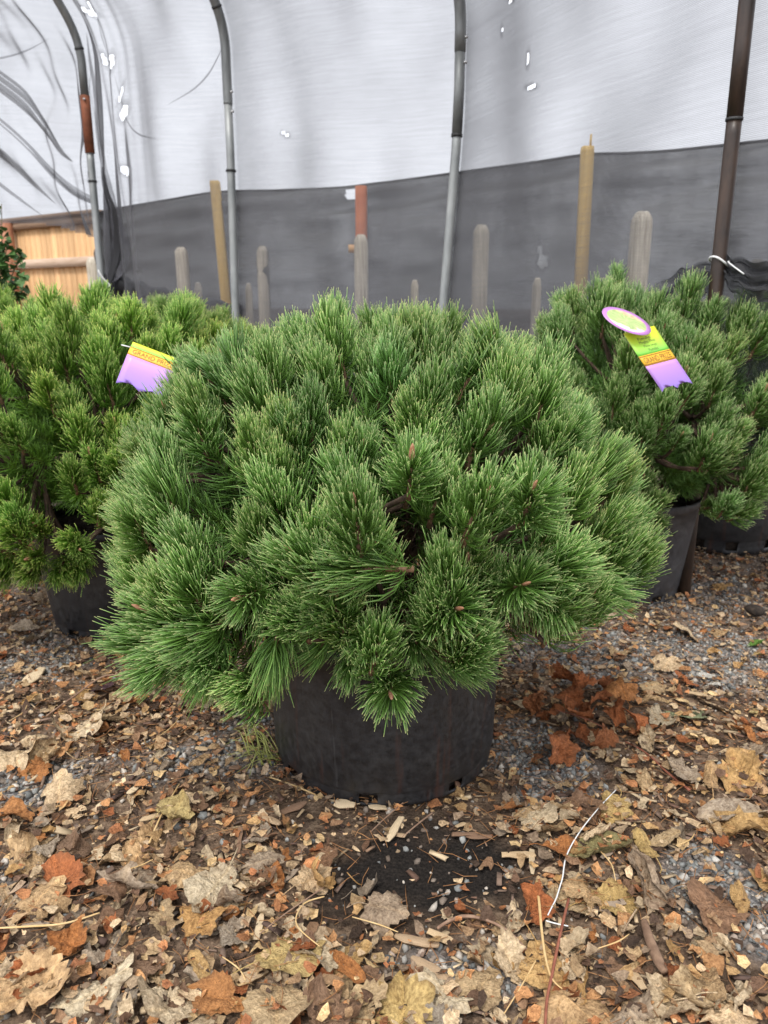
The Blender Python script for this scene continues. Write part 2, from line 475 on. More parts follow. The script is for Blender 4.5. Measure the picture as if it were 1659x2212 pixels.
def rot_mats(n, tilt):
    """random turn about z, then a tilt up to `tilt` radians about a random horizontal axis"""
    a = RNG.uniform(0, 2*np.pi, n); b_ = RNG.uniform(0, 2*np.pi, n); t = np.abs(RNG.normal(0, tilt, n))
    ca, sa = np.cos(a), np.sin(a); z = np.zeros(n); o = np.ones(n)
    Rz = np.stack([np.stack([ca, -sa, z], -1), np.stack([sa, ca, z], -1), np.stack([z, z, o], -1)], 1)
    ux, uy = np.cos(b_), np.sin(b_); ct, st = np.cos(t), np.sin(t)
    Rt = np.stack([np.stack([ct+ux*ux*(1-ct), ux*uy*(1-ct), uy*st], -1), np.stack([ux*uy*(1-ct), ct+uy*uy*(1-ct), -ux*st], -1), np.stack([-uy*st, ux*st, ct], -1)], 1)
    return Rt @ Rz

# crushed gravel
phi = (1+5**.5)/2
ico = np.array([(-1,phi,0),(1,phi,0),(-1,-phi,0),(1,-phi,0),(0,-1,phi),(0,1,phi),(0,-1,-phi),(0,1,-phi),(phi,0,-1),(phi,0,1),(-phi,0,-1),(-phi,0,1)])/math.hypot(1, phi)
icf = np.array([(0,11,5),(0,5,1),(0,1,7),(0,7,10),(0,10,11),(1,5,9),(5,11,4),(11,10,2),(10,7,6),(7,1,8),(3,9,4),(3,4,2),(3,2,6),(3,6,8),(3,8,9),(4,9,5),(2,4,11),(6,2,10),(8,6,7),(9,8,1)])
PAL_STONE = np.array([(.20,.215,.22),(.27,.285,.285),(.14,.15,.155),(.36,.355,.34),(.33,.27,.23),(.25,.205,.17),(.44,.41,.37),(.18,.15,.125),(.15,.115,.09)])
def stones(n, weight, smin, smax):
    p = view_points(n, weight)
    sz = smin+(smax-smin)*RNG.random(n)**2.2
    sc = RNG.uniform(.6, 1.15, (n, 3))*sz[:, None]; sc[:, 2] *= .8
    base = ico[None]*RNG.uniform(.55, 1.3, (n, 12, 1))*sc[:, None, :]
    M = rot_mats(n, .6)
    v = np.einsum('nij,nkj->nki', M, base)
    v[:, :, 0] += p[:, 0:1]; v[:, :, 1] += p[:, 1:2]; v[:, :, 2] += (gh(p[:, 0], p[:, 1])+sz*.35)[:, None]
    f = (icf[None]+12*np.arange(n)[:, None, None]).reshape(-1, 3)
    c = PAL_STONE[RNG.integers(0, len(PAL_STONE), n)]*RNG.uniform(.75, 1.25, (n, 1))*np.array([[1.05, 1, .93]])
    return v.reshape(-1, 3), f, np.repeat(c, 12, 0)
def w_gr(x, y): return np.clip(.04+.10*(y > 1.8)+gpatch(x, y, GRAV_P), 0, 1)
v, f, c = stones(21000, w_gr, .0025, .010)
ob('gravel', mk('gravel', v, f, False, c), M_STONE, kind='stuff', label='small grey and pinkish crushed stones scattered over the ground', cat='gravel')

PAL_BIT = np.array([(.38,.26,.16),(.50,.37,.23),(.60,.47,.32),(.28,.18,.115),(.16,.10,.07),(.48,.23,.11),(.40,.18,.09),(.52,.30,.15),(.50,.27,.13),(.45,.36,.26),(.32,.25,.19),(.54,.37,.19),(.07,.048,.036),(.66,.54,.38),(.68,.52,.30),(.09,.06,.045)])
def bits(n, weight, smin, smax, tilt, zlift, pal=PAL_BIT):
    p = view_points(n, weight)
    sz = smin+(smax-smin)*RNG.random(n)**2.5
    k = 7; th = np.linspace(0, 2*np.pi, k, endpoint=False)[None]+RNG.uniform(-.3, .3, (n, k))
    rr = RNG.uniform(.5, 1.15, (n, k)); asp = RNG.uniform(.4, 1, (n, 1))
    x = np.cos(th)*rr*sz[:, None]; y = np.sin(th)*rr*sz[:, None]*asp
    z = sz[:, None]*(RNG.normal(0, .32, (n, 1))*np.cos(th*1+RNG.uniform(0, 6, (n, 1)))**2+RNG.normal(0, .16, (n, k)))
    rim = np.stack([x, y, z], -1); ctr = np.zeros((n, 1, 3)); ctr[:, 0, 2] = RNG.normal(0, .12, n)*sz
    base = np.concatenate([ctr, rim], 1)
    v = np.einsum('nij,nkj->nki', rot_mats(n, tilt), base)
    v[:, :, 0] += p[:, 0:1]; v[:, :, 1] += p[:, 1:2]
    v[:, :, 2] += (gh(p[:, 0], p[:, 1])+RNG.uniform(.002, zlift, n)+sz*.15)[:, None]
    tri = np.array([(0, i+1, (i+1) % k+1) for i in range(k)])
    f = (tri[None]+(k+1)*np.arange(n)[:, None, None]).reshape(-1, 3)
    c = pal[RNG.integers(0, len(pal), n)]*RNG.uniform(.7, 1.25, (n, 1))*np.array([[1.30, 1.2, 1.06]])
    return v.reshape(-1, 3), f, np.repeat(c, k+1, 0)
def w_bits(x, y):
    return np.clip(1-.88*gpatch(x, y, SOIL_P)-.60*gpatch(x, y, GRAV_P), .05, 1)*np.clip(1.25-.22*np.maximum(y-1.2, 0), .45, 1)
v, f, c = bits(33000, w_bits, .0035, .019, .34, .024)
ob('leaf_litter', mk('leaf_litter', v, f, False, c), M_BITS, kind='stuff', label='broken brown leaf crumbs and bark dust covering the ground', cat='leaf litter')

def splinters(n, weight, lmin, lmax):
    p = view_points(n, weight)
    ln = lmin+(lmax-lmin)*RNG.random(n)**2; w = ln*RNG.uniform(.10, .32, n); h = w*RNG.uniform(.25, .7, n)
    cube = np.array([(x, y, z) for z in (-.5, .5) for y in (-.5, .5) for x in (-.5, .5)])
    base = cube[None]*np.stack([ln, w, h], 1)[:, None, :]*RNG.uniform(.75, 1.2, (n, 8, 1))
    v = np.einsum('nij,nkj->nki', rot_mats(n, .22), base)
    v[:, :, 0] += p[:, 0:1]; v[:, :, 1] += p[:, 1:2]; v[:, :, 2] += (gh(p[:, 0], p[:, 1])+RNG.uniform(.003, .013, n))[:, None]
    quads = np.array([(0,2,3,1),(4,5,7,6),(0,1,5,4),(1,3,7,5),(3,2,6,7),(2,0,4,6)])
    f = (quads[None]+8*np.arange(n)[:, None, None]).reshape(-1, 4)
    pal = np.array([(.16,.09,.06),(.10,.06,.045),(.30,.19,.12),(.48,.36,.22),(.22,.15,.11),(.60,.47,.30)])
    c = pal[RNG.integers(0, len(pal), n)]*RNG.uniform(.75, 1.2, (n, 1))
    return v.reshape(-1, 3), f, np.repeat(c, 8, 0)
v, f, c = splinters(7500, lambda x, y: np.clip(w_bits(x, y)+.25, 0, 1), .008, .036)
ob('bark_mulch', mk('bark_mulch', v, f, False, c), M_CHIP, kind='stuff', label='small bark splinters mixed through the leaf litter', cat='bark mulch')

# ------------------------------------------------------------------ needles as arrays
def needles(P, D0, D1, ln, rad, ts=(0, .22, .45, .7, 1.0), rs=(.8, 1, 1, .95, .55)):
    """curved three-sided needles; direction runs from D0 to D1 along the length"""
    n = len(P); k = len(ts)
    D0 = D0/np.linalg.norm(D0, axis=1, keepdims=True); D1 = D1/np.linalg.norm(D1, axis=1, keepdims=True)
    ref = np.cross(D0, RNG.normal(0, 1, (n, 3))); ref /= np.linalg.norm(ref, axis=1, keepdims=True)
    V = np.zeros((n, k, 3, 3)); pos = P.copy(); col = np.zeros((n, k, 3, 3))
    prev = 0; rnd = RNG.random(n)
    for i, t in enumerate(ts):
        tm = (t+prev)/2
        d = D0*(1-tm)+D1*tm; d /= np.linalg.norm(d, axis=1, keepdims=True)
        pos = pos+d*((t-prev)*ln)[:, None]; prev = t
        d = D0*(1-t)+D1*t; d /= np.linalg.norm(d, axis=1, keepdims=True)
        a = ref-d*np.sum(ref*d, 1, keepdims=True); a /= np.linalg.norm(a, axis=1, keepdims=True); b = np.cross(d, a)
        for s in range(3):
            q = 2*np.pi*s/3
            V[:, i, s] = pos+(a*math.cos(q)+b*math.sin(q))*(rad*rs[i])[:, None]
        col[:, i, :, 0] = t; col[:, i, :, 1] = rnd[:, None]
    idx = []
    for i in range(k-1):
        for s in range(3):
            s2 = (s+1) % 3
            idx += [(i*3+s, i*3+s2, (i+1)*3+s2), (i*3+s, (i+1)*3+s2, (i+1)*3+s)]
    idx.append(((k-1)*3, (k-1)*3+1, (k-1)*3+2))
    F = (np.array(idx)[None]+3*k*np.arange(n)[:, None, None]).reshape(-1, 3)
    return V.reshape(-1, 3), F, col.reshape(-1, 3)

# fallen brown needles
n = 4200
p = view_points(n, lambda x, y: np.clip(.35+.6*np.exp(-((x-.05)**2+(y-1.7)**2)/.5), 0, 1)*np.clip(1-.5*gpatch(x, y, SOIL_P), 0, 1))
P = np.stack([p[:, 0], p[:, 1], gh(p[:, 0], p[:, 1])+RNG.uniform(.006, .02, n)], 1)
a = RNG.uniform(0, 6.28, n); D0 = np.stack([np.cos(a), np.sin(a), RNG.normal(0, .1, n)], 1)
a2 = a+RNG.normal(0, .5, n); D1 = np.stack([np.cos(a2), np.sin(a2), RNG.normal(-.05, .1, n)], 1)
v, f, c = needles(P, D0, D1, RNG.uniform(.03, .065, n), np.full(n, .0007), ts=(0, .5, 1), rs=(1, 1, .6))
ob('fallen_needles', mk('fallen_needles', v, f, False), M_DEADNEEDLE, kind='stuff', label='dry orange brown pine needles strewn over the ground', cat='pine needles')

# ------------------------------------------------------------------ dead leaves
def leaf_mesh(name, kind, seed, ns=44, nr=8):
    rg = np.random.default_rng(seed)
    th = np.linspace(0, 2*np.pi, ns, endpoint=False)
    c_ = np.cos(th)
    if kind == 'poplar':     # broad triangular blade with a toothed edge
        r = .50+.12*np.cos(th)+.07*np.cos(2*th)-.06*np.cos(3*th)+.02*np.cos(16*th)
        r *= 1+.25*np.exp(-(np.minimum(th, 2*np.pi-th)/.22)**2)
    elif kind == 'maple':
        r = .43+.085*np.cos(5*th)*(.7+.3*np.cos(th))+.07*np.cos(th)+.035*np.cos(15*th+1)
    elif kind == 'long':
        r = .5/np.sqrt((np.cos(th))**2+(np.sin(th)/.42)**2)*1.05+.012*np.cos(18*th)
    else:                    # torn blade
        r = .46+.08*np.cos(2*th+1)+rg.normal(0, .055, ns)+.08*np.cos(3*th+rg.uniform(0, 6))
    r = r*(1+rg.normal(0, .035, ns))
    if rg.random() < .45:    # a bite out of the edge
        k = rg.integers(0, ns)
        dd = np.minimum(np.abs(np.arange(ns)-k), ns-np.abs(np.arange(ns)-k)); r *= 1-.4*np.exp(-(dd/2.2)**2)
    rho = np.linspace(0, 1, nr+1)[1:]
    x = np.concatenate([[0], (rho[:, None]*(r*c_)[None]).ravel()]); y = np.concatenate([[0], (rho[:, None]*(r*np.sin(th))[None]).ravel()])
    fold = rg.uniform(.05, .5); curl = rg.uniform(-.5, .8); tw = rg.normal(0, .35)
    z = fold*np.abs(y)+curl*(x**2)*.8+tw*x*y*1.2
    ph = rg.uniform(0, 6, 8)
    z += .030*np.sin(9*x+ph[0]+5*y)+.026*np.sin(14*y+ph[1]-6*x)+.016*np.sin(23*x+ph[2])*np.cos(21*y+ph[3])
    rr2 = np.hypot(x, y); z += rg.uniform(.0, .5)*np.clip(rr2-.33, 0, 1)**1.3*np.sin(3*np.arctan2(y, x)+ph[4])
    # crinkled dry blade
    for q in range(4):
        an = rg.uniform(0, 3.14); fq = rg.uniform(9, 26); z += rg.uniform(.012, .034)*np.abs(np.sin(fq*(x*math.cos(an)+y*math.sin(an))+ph[q]+2*np.sin(5*x-4*y+ph[q])))
    # rolled about an axis across the blade
    an = rg.choice([0, 0, 1.57, rg.uniform(0, 3.14)]); kk = abs(rg.normal(0, 2.0))*(1 if rg.random() < .8 else -1)
    ca, sa = math.cos(an), math.sin(an); X_ = x*ca+y*sa; Y_ = -x*sa+y*ca
    kk = kk if abs(kk) > .2 else .2
    Yr = np.sin(kk*Y_)/kk-z*np.sin(kk*Y_); z = (1-np.cos(kk*Y_))/kk+z*np.cos(kk*Y_)
    x0_, y0_ = x, y; x = X_*ca-Yr*sa; y = X_*sa+Yr*ca
    z -= np.percentile(z, 8)
    V = np.stack([x, y, z], 1); x, y = x0_, y0_
    F3 = [(0, 1+i, 1+(i+1) % ns) for i in range(ns)]
    F4 = [(1+j*ns+i, 1+(j+1)*ns+i, 1+(j+1)*ns+(i+1) % ns, 1+j*ns+(i+1) % ns) for j in range(nr-1) for i in range(ns)]
    side = np.abs(np.sin((np.abs(np.arctan2(y, x+.3))*7)))
    vein = np.maximum(np.exp(-(y/.022)**2), .5*np.exp(-((np.abs(((x-np.abs(y)*.8)*5) % 1-.5))/.09)**2))
    edge = np.clip((rr2/np.concatenate([[1], np.tile(r, nr)])-.8)*4, 0, 1)*(np.sin(4*np.arctan2(y, x)+ph[5]) > .2)
    col = np.stack([vein, edge, np.zeros_like(x)], 1)
    # stalk
    if kind in ('poplar', 'maple', 'long') and rg.random() < .7:
        sp_ = [( -r[ns//2]*.9, 0, z[1+(nr-1)*ns+ns//2]), (-r[ns//2]-.22, .04*rg.normal(), .06), (-r[ns//2]-.42, .12*rg.normal(), .02)]
        tv, t4, t3 = tube_arrays(smooth_path(sp_, 3), .013, 4)
        o = len(V); V = np.concatenate([V, tv]); F4 += [tuple(i+o for i in q) for q in t4]; F3 += [tuple(i+o for i in q) for q in t3]
        col = np.concatenate([col, np.tile([[.6, 0, 0]], (len(tv), 1))])
    me = mk(name, V, [np.array(F3), np.array(F4)], True, col)
    me.materials.append(M_LEAF)
    return me
LEAFV = {}
for kd, cnt in (('poplar', 7), ('maple', 5), ('long', 3), ('torn', 8)):
    LEAFV[kd] = [leaf_mesh('leaf_'+kd, kd, 100+17*i+len(kd)*31) for i in range(cnt)]
LEAFLO = [leaf_mesh('leaf_scrap', kd, 900+13*i, 22, 4) for i, kd in enumerate(['torn']*6+['poplar']*4+['maple']*2+['long']*2)]
LC = {'tan': (.54, .38, .21), 'pale': (.66, .52, .34), 'grey': (.40, .32, .235), 'brown': (.27, .16, .095), 'rust': (.38, .135, .05),
      'orange': (.44, .19, .065), 'ochre': (.52, .32, .13), 'olive': (.27, .25, .12), 'yellow': (.54, .40, .17), 'green': (.16, .30, .05), 'plum': (.085, .045, .055), 'sage': (.27, .30, .17)}
LNAME = {'tan': 'tan', 'pale': 'pale beige', 'grey': 'grey brown', 'brown': 'dark brown', 'rust': 'rust red', 'orange': 'orange', 'ochre': 'ochre'}
def leaf(px, py, size, colr, kind=None, rot=None, label=None, group=None, z=None, tilt=.25, xy=None, jit=True):
    kind = kind or random.choices(['poplar', 'maple', 'long', 'torn'], [4, 2, 1, 4])[0]
    me = random.choice(LEAFV[kind])
    g = xy if xy is not None else G(px, py, .01)
    o = bpy.data.objects.new('dead_leaf', me); COL.objects.link(o)
    o.location = (g[0], g[1], ghf(g[0], g[1])+(z if z is not None else random.uniform(.006, .018)))
    o.rotation_euler = (random.gauss(0, tilt), random.gauss(0, tilt), random.uniform(0, 6.28) if rot is None else rot)
    if random.random() < .22: o.rotation_euler[0] += math.pi; o.location[2] += size*.12
    s = size; o.scale = (s, s*random.uniform(.82, 1.12), s*random.uniform(.55, 1.05))
    k = random.uniform(.82, 1.18) if jit else 1; w = random.uniform(.93, 1.07)
    c_ = [q*1.12 for q in LC[colr]]; o.color = (c_[0]*k, c_[1]*k*w, c_[2]*k*w*w, 1)
    o['label'] = label or f'{LNAME[colr]} dried leaf lying among the leaf litter'
    o['category'] = 'leaf'; o['group'] = group or f'{LNAME[colr]} fallen leaves'
    return o

RP = 'rust red curled leaf in the heap right of the front pot'
for (px, py, s) in [(1225, 1478, .085), (1262, 1500, .09), (1310, 1505, .075), (1340, 1520, .08), (1235, 1530, .08), (1195, 1545, .07), (1285, 1548, .085), (1330, 1560, .07), (1365, 1580, .07),
                    (1208, 1605, .085), (1205, 1645, .075), (1255, 1600, .07), (1300, 1610, .065), (1160, 1530, .06), (1250, 1560, .08), (1215, 1630, .07)]:
    s *= .80
    leaf(px, py, s*1.12, random.choice(['rust', 'rust', 'orange']), random.choice(['maple', 'torn', 'maple']), label=RP, group='rust red leaf heap', z=random.uniform(.015, .055), tilt=.75).scale.z *= 1.7
ALLL = []
NOTE = [
 (1475, 1548, .115, 'sage', 'poplar', 'large dusty green leaf lying right of the rust red heap'),
 (1545, 1530, .10, 'pale', 'long', 'long pale beige leaf beside the dusty green leaf'),
 (1627, 1545, .06, 'yellow', 'long', 'small pale yellow leaf near the right edge of the gravel'),
 (1605, 1588, .085, 'orange', 'long', 'curled orange leaf below the pale yellow leaf at the right'),
 (1435, 1442, .085, 'pale', 'poplar', 'pale pointed leaf above the dusty green leaf'),
 (1415, 1490, .085, 'tan', 'torn', 'tan ragged leaf standing left of the pale pointed leaf'),
 (1487, 1478, .075, 'rust', 'torn', 'dark red crumpled leaf beside the white paper scraps'),
 (1632, 1388, .055, 'green', 'poplar', 'fresh green leaf at the right edge of the picture'),
 (1648, 1410, .045, 'yellow', 'poplar', 'yellow leaf touching the fresh green leaf at the right'),
 (1600, 1672, .17, 'ochre', 'torn', 'big ochre crackled leaf mass at the right edge'),
 (1535, 1690, .11, 'tan', 'long', 'tan folded leaf on the left of the big ochre leaf'),
 (1575, 1762, .14, 'grey', 'long', 'grey brown curled leaf below the big ochre leaf'),
 (1610, 1800, .13, 'ochre', 'torn', 'second ochre crackled leaf below the grey brown curl'),
 (1330, 1742, .105, 'yellow', 'maple', 'yellow brown jagged leaf right of the white wire'),
 (1395, 1688, .08, 'tan', 'maple', 'tan jagged leaf at the end of the red twig'),
 (1212, 1838, .075, 'orange', 'poplar', 'smooth orange triangular leaf on the white wire'),
 (1280, 1838, .115, 'olive', 'poplar', 'olive brown leaf right of the orange triangular leaf'),
 (1393, 1842, .09, 'yellow', 'long', 'yellow green curled leaf right of the olive brown leaf'),
 (1400, 1925, .14, 'grey', 'poplar', 'large grey tan leaf with a long stalk, lower right'),
 (1235, 1940, .085, 'tan', 'torn', 'tan leaf beside the lower end of the white wire'),
 (1312, 1942, .08, 'yellow', 'poplar', 'bright yellow tan leaf right of the red stem'),
 (1545, 1985, .10, 'brown', 'poplar', 'dark brown wet leaf beside the bare sandy patch'),
 (1580, 2165, .10, 'pale', 'poplar', 'pale beige toothed leaf near the lower right corner'),
 (1490, 2135, .10, 'tan', 'poplar', 'tan pointed leaf left of the pale toothed leaf'),
 (1100, 2065, .085, 'pale', 'torn', 'pale ragged leaf above the lower gravel patch'),
 (1045, 2110, .085, 'tan', 'poplar', 'tan toothed leaf left of the lower gravel patch'),
 (1140, 1745, .085, 'tan', 'torn', 'tan torn leaf between the pot and the white wire'),
 (1190, 1790, .09, 'tan', 'torn', 'pale brown torn leaf under the white wire'),
 (1110, 1735, .06, 'orange', 'long', 'small orange leaf close to the foot of the front pot'),
 (1255, 1745, .09, 'brown', 'maple', 'dark red brown leaf above the white wire'),
 (175, 1570, .125, 'pale', 'maple', 'pale beige crumpled leaf on the left below the left pot'),
 (235, 1560, .10, 'tan', 'torn', 'tan leaf right of the pale crumpled leaf on the left'),
 (215, 1487, .085, 'plum', 'long', 'dark purple folded leaf at the left'),
 (190, 1500, .055, 'ochre', 'poplar', 'small ochre leaf tucked under the dark purple leaf'),
 (40, 1642, .11, 'pale', 'torn', 'pale beige leaf at the left edge by grey gravel'),
 (105, 1635, .10, 'tan', 'poplar', 'tan leaf with an orange leaf under it on the left'),
 (80, 1660, .09, 'orange', 'maple', 'orange leaf under the tan leaf on the left'),
 (130, 1712, .10, 'pale', 'maple', 'pale yellowish jagged leaf beside the left gravel patch'),
 (28, 1762, .10, 'orange', 'torn', 'orange brown crumpled leaf at the left edge'),
 (370, 1772, .105, 'yellow', 'poplar', 'yellow tan leaf with clear veins left of the pot'),
 (310, 1822, .15, 'tan', 'long', 'long tan curled leaf below the yellow veined leaf'),
 (285, 1900, .14, 'grey', 'poplar', 'large grey leaf with a toothed edge, lower left'),
 (405, 1888, .11, 'tan', 'long', 'tan rolled leaf in the middle of the left litter'),
 (485, 1925, .11, 'grey', 'torn', 'grey brown leaf lying over ochre scraps'),
 (590, 1888, .085, 'orange', 'long', 'upright orange rust leaf left of the dark soil'),
 (700, 1905, .09, 'ochre', 'poplar', 'ochre leaf with its stalk up beside the dark soil'),
 (565, 1870, .09, 'grey', 'torn', 'grey torn leaf left of the upright orange leaf'),
 (160, 2052, .10, 'orange', 'maple', 'bright orange crumpled leaf, lower left'),
 (130, 1910, .12, 'rust', 'torn', 'rust red torn leaf among pale leaves on the left'),
 (60, 1865, .12, 'tan', 'torn', 'broad tan leaf at the left edge of the litter'),
 (615, 2065, .10, 'yellow', 'poplar', 'yellow leaf with a long curved stalk, bottom middle'),
 (680, 2060, .10, 'pale', 'torn', 'pale skeleton leaf right of the yellow stalked leaf'),
 (745, 2080, .085, 'orange', 'long', 'ochre orange rolled leaf near the bottom middle'),
 (480, 2160, .08, 'orange', 'poplar', 'orange leaf at the bottom left of middle'),
 (600, 2150, .11, 'tan', 'poplar', 'tan toothed leaf along the bottom edge'),
 (70, 2150, .14, 'tan', 'torn', 'large tan leaf in the lower left corner'),
 (210, 2150, .12, 'pale', 'torn', 'pale folded leaf along the bottom left'),
 (440, 1990, .09, 'ochre', 'maple', 'ochre crumpled leaf in the lower left litter'),
 (720, 2190, .12, 'brown', 'torn', 'brown leaf along the bottom edge, middle'),
 (870, 2170, .13, 'yellow', 'torn', 'pale yellow crackled leaf at the bottom middle'),
 (960, 2130, .10, 'pale', 'torn', 'pale torn leaf above the bottom yellow leaf'),
 (1230, 2170, .11, 'tan', 'torn', 'tan leaf right of the red stem at the bottom'),
 (1360, 2190, .12, 'grey', 'poplar', 'grey leaf at the bottom right of middle'),
 (430, 1650, .07, 'tan', 'long', 'pinkish tan leaf left of the grass tuft'),
]
for (px, py, s, c_, kd, lb) in NOTE:
    leaf(px, py, s*.88, c_, kd, label=lb, group='single fallen leaves', z=random.uniform(.006, .018), tilt=.2, jit=False)

def w_leaf(x, y):
    px, py = px_of(x, y)
    d = np.clip(.20+.75*np.exp(-((y-.85)/.42)**2), 0, 1)
    d = d*np.clip(1-.95*gpatch(x, y, SOIL_P)-.75*gpatch(x, y, GRAV_P), 0, 1)
    d = np.where(((x-.0)**2+(y-1.5)**2) < .30**2, 0, d)
    return d*np.where(x > .35, .75, 1)
lp = view_points(232, w_leaf, .70, 3.0)
for (x, y) in lp:
    c_ = random.choices(['tan', 'pale', 'grey', 'brown', 'rust', 'orange', 'ochre'], [10, 9, 5, 3, 3, 2, 3])[0]
    ALLL.append((leaf(0, 0, random.uniform(.040, .084), c_, xy=(x, y), z=random.uniform(.004, .022), tilt=.28), LNAME[c_]+' dried leaf'))

# say which leaf is which: by the nearest landmark and the side of it the leaf lies on
MARKS = [((835, 1700), 'front pot'), ((205, 1370), 'left pot'), ((1250, 1800), 'white wire'), ((1260, 1540), 'rust red leaf heap'), ((930, 1870), 'dark soil patch'), ((1010, 2085), 'lower gravel patch'),
         ((1600, 1690), 'big ochre leaf'), ((370, 1772), 'yellow veined leaf'), ((160, 2052), 'bright orange leaf'), ((1545, 1985), 'dark brown wet leaf'), ((560, 1620), 'grass tuft'), ((215, 1487), 'dark purple folded leaf'),
         ((1475, 1548), 'dusty green leaf'), ((285, 1900), 'large grey toothed leaf'), ((1410, 2040), 'thick broken stick'), ((615, 2065), 'yellow long stalked leaf'), ((1185, 2120), 'straight red stem'), ((30, 1642), 'left edge gravel'), ((590, 1888), 'upright orange leaf'), ((852, 1785), 'pale split chip')]
ORD = ['nearest', 'second nearest', 'third nearest', 'fourth nearest', 'fifth nearest', 'sixth nearest', 'seventh nearest', 'eighth nearest', 'ninth nearest', 'tenth nearest', 'eleventh nearest', 'twelfth nearest', 'thirteenth nearest', 'fourteenth nearest', 'fifteenth nearest', 'sixteenth nearest', 'seventeenth nearest', 'eighteenth nearest', 'nineteenth nearest', 'twentieth nearest']
def name_by_marks(items):
    bins = {}
    for o, what in items:
        px, py = px_of(np.array(o.location.x), np.array(o.location.y)); px, py = float(px), float(py)
        d_, mk_ = min((math.hypot(px-m_[0][0], (py-m_[0][1])*1.2), i) for i, m_ in enumerate(MARKS))
        dx, dy = px-MARKS[mk_][0][0], (py-MARKS[mk_][0][1])*1.2
        sd_ = ('left of' if dx < 0 else 'right of') if abs(dx) > abs(dy) else ('behind' if dy < 0 else 'in front of')
        bins.setdefault((what, sd_, mk_), []).append((d_, o))
    for (what, sd_, mk_), lst in bins.items():
        lst.sort(key=lambda q: q[0])
        for k, (d_, o) in enumerate(lst):
            o['label'] = f"{what} {sd_} the {MARKS[mk_][1]}"+(f", {ORD[min(k, 19)]}" if len(lst) > 1 else '')
name_by_marks(ALLL)
heap = sorted([o for o in bpy.data.objects if o.get('group') == 'rust red leaf heap'], key=lambda o: o.location.x/(o.location.y+.4))
NTH = ['leftmost', 'second from the left', 'third from the left', 'fourth from the left', 'fifth from the left', 'sixth from the left', 'seventh from the left', 'eighth from the left']
NTH = NTH+[q.replace('left', 'right') for q in NTH[::-1]]
for o, w_ in zip(heap, NTH): o['label'] = f'rust red curled leaf, {w_}, in the heap right of the pot'
# the smaller leaves nobody could count: joined
def w_leaf2(x, y): return np.clip(w_leaf(x, y)*.9+.04, 0, 1)
Vs, Fs4, Fs3, Cs, off = [], [], [], [], 0
for (x, y) in view_points(1700, w_leaf2, .66, 3.2):
    me = random.choice(LEAFLO)
    nvt = len(me.vertices); co = np.zeros(nvt*3, np.float32); me.vertices.foreach_get('co', co); co = co.reshape(-1, 3)
    s = random.uniform(.018, .046)
    Mx = Matrix.Translation((x, y, ghf(x, y)+random.uniform(.003, .014))) @ Matrix.Rotation(random.uniform(0, 6.28), 4, 'Z') @ Matrix.Rotation(random.gauss(0, .35), 4, 'X') @ Matrix.Scale(s, 4)
    co = co @ np.array(Mx.to_3x3()).T+np.array(Mx.translation)
    f4 = np.array([p_.vertices[:] for p_ in me.polygons if p_.loop_total == 4]); f3 = np.array([p_.vertices[:] for p_ in me.polygons if p_.loop_total == 3])
    Vs.append(co); Fs4.append(f4+off); Fs3.append(f3+off); off += nvt
    c_ = np.array(LC[random.choices(['tan', 'pale', 'grey', 'brown', 'rust', 'orange', 'ochre'], [8, 8, 6, 4, 4, 2, 3])[0]])*random.uniform(.85, 1.3)
    Cs.append(np.tile(c_, (nvt, 1)))
ob('leaf_scraps', mk('leaf_scraps', np.concatenate(Vs), [np.concatenate(Fs4), np.concatenate(Fs3)], True, np.concatenate(Cs)), M_BITS, kind='stuff',
   label='small torn leaves strewn between the larger fallen leaves', cat='leaf litter')

# ------------------------------------------------------------------ pine shoots
def stem_mesh(L, bend, seed):
    rg = random.Random(seed)
    pts = [(bend*(t**2)*L, 0, L*t) for t in np.linspace(-.12, 1, 7)]
    mb = MB(); mb.tube(pts, [.0045, .0047, .0043, .004, .0036, .003, .0015], 6)
    me = mb.mesh('shoot_stem', True); me.materials.append(M_STEM); return me

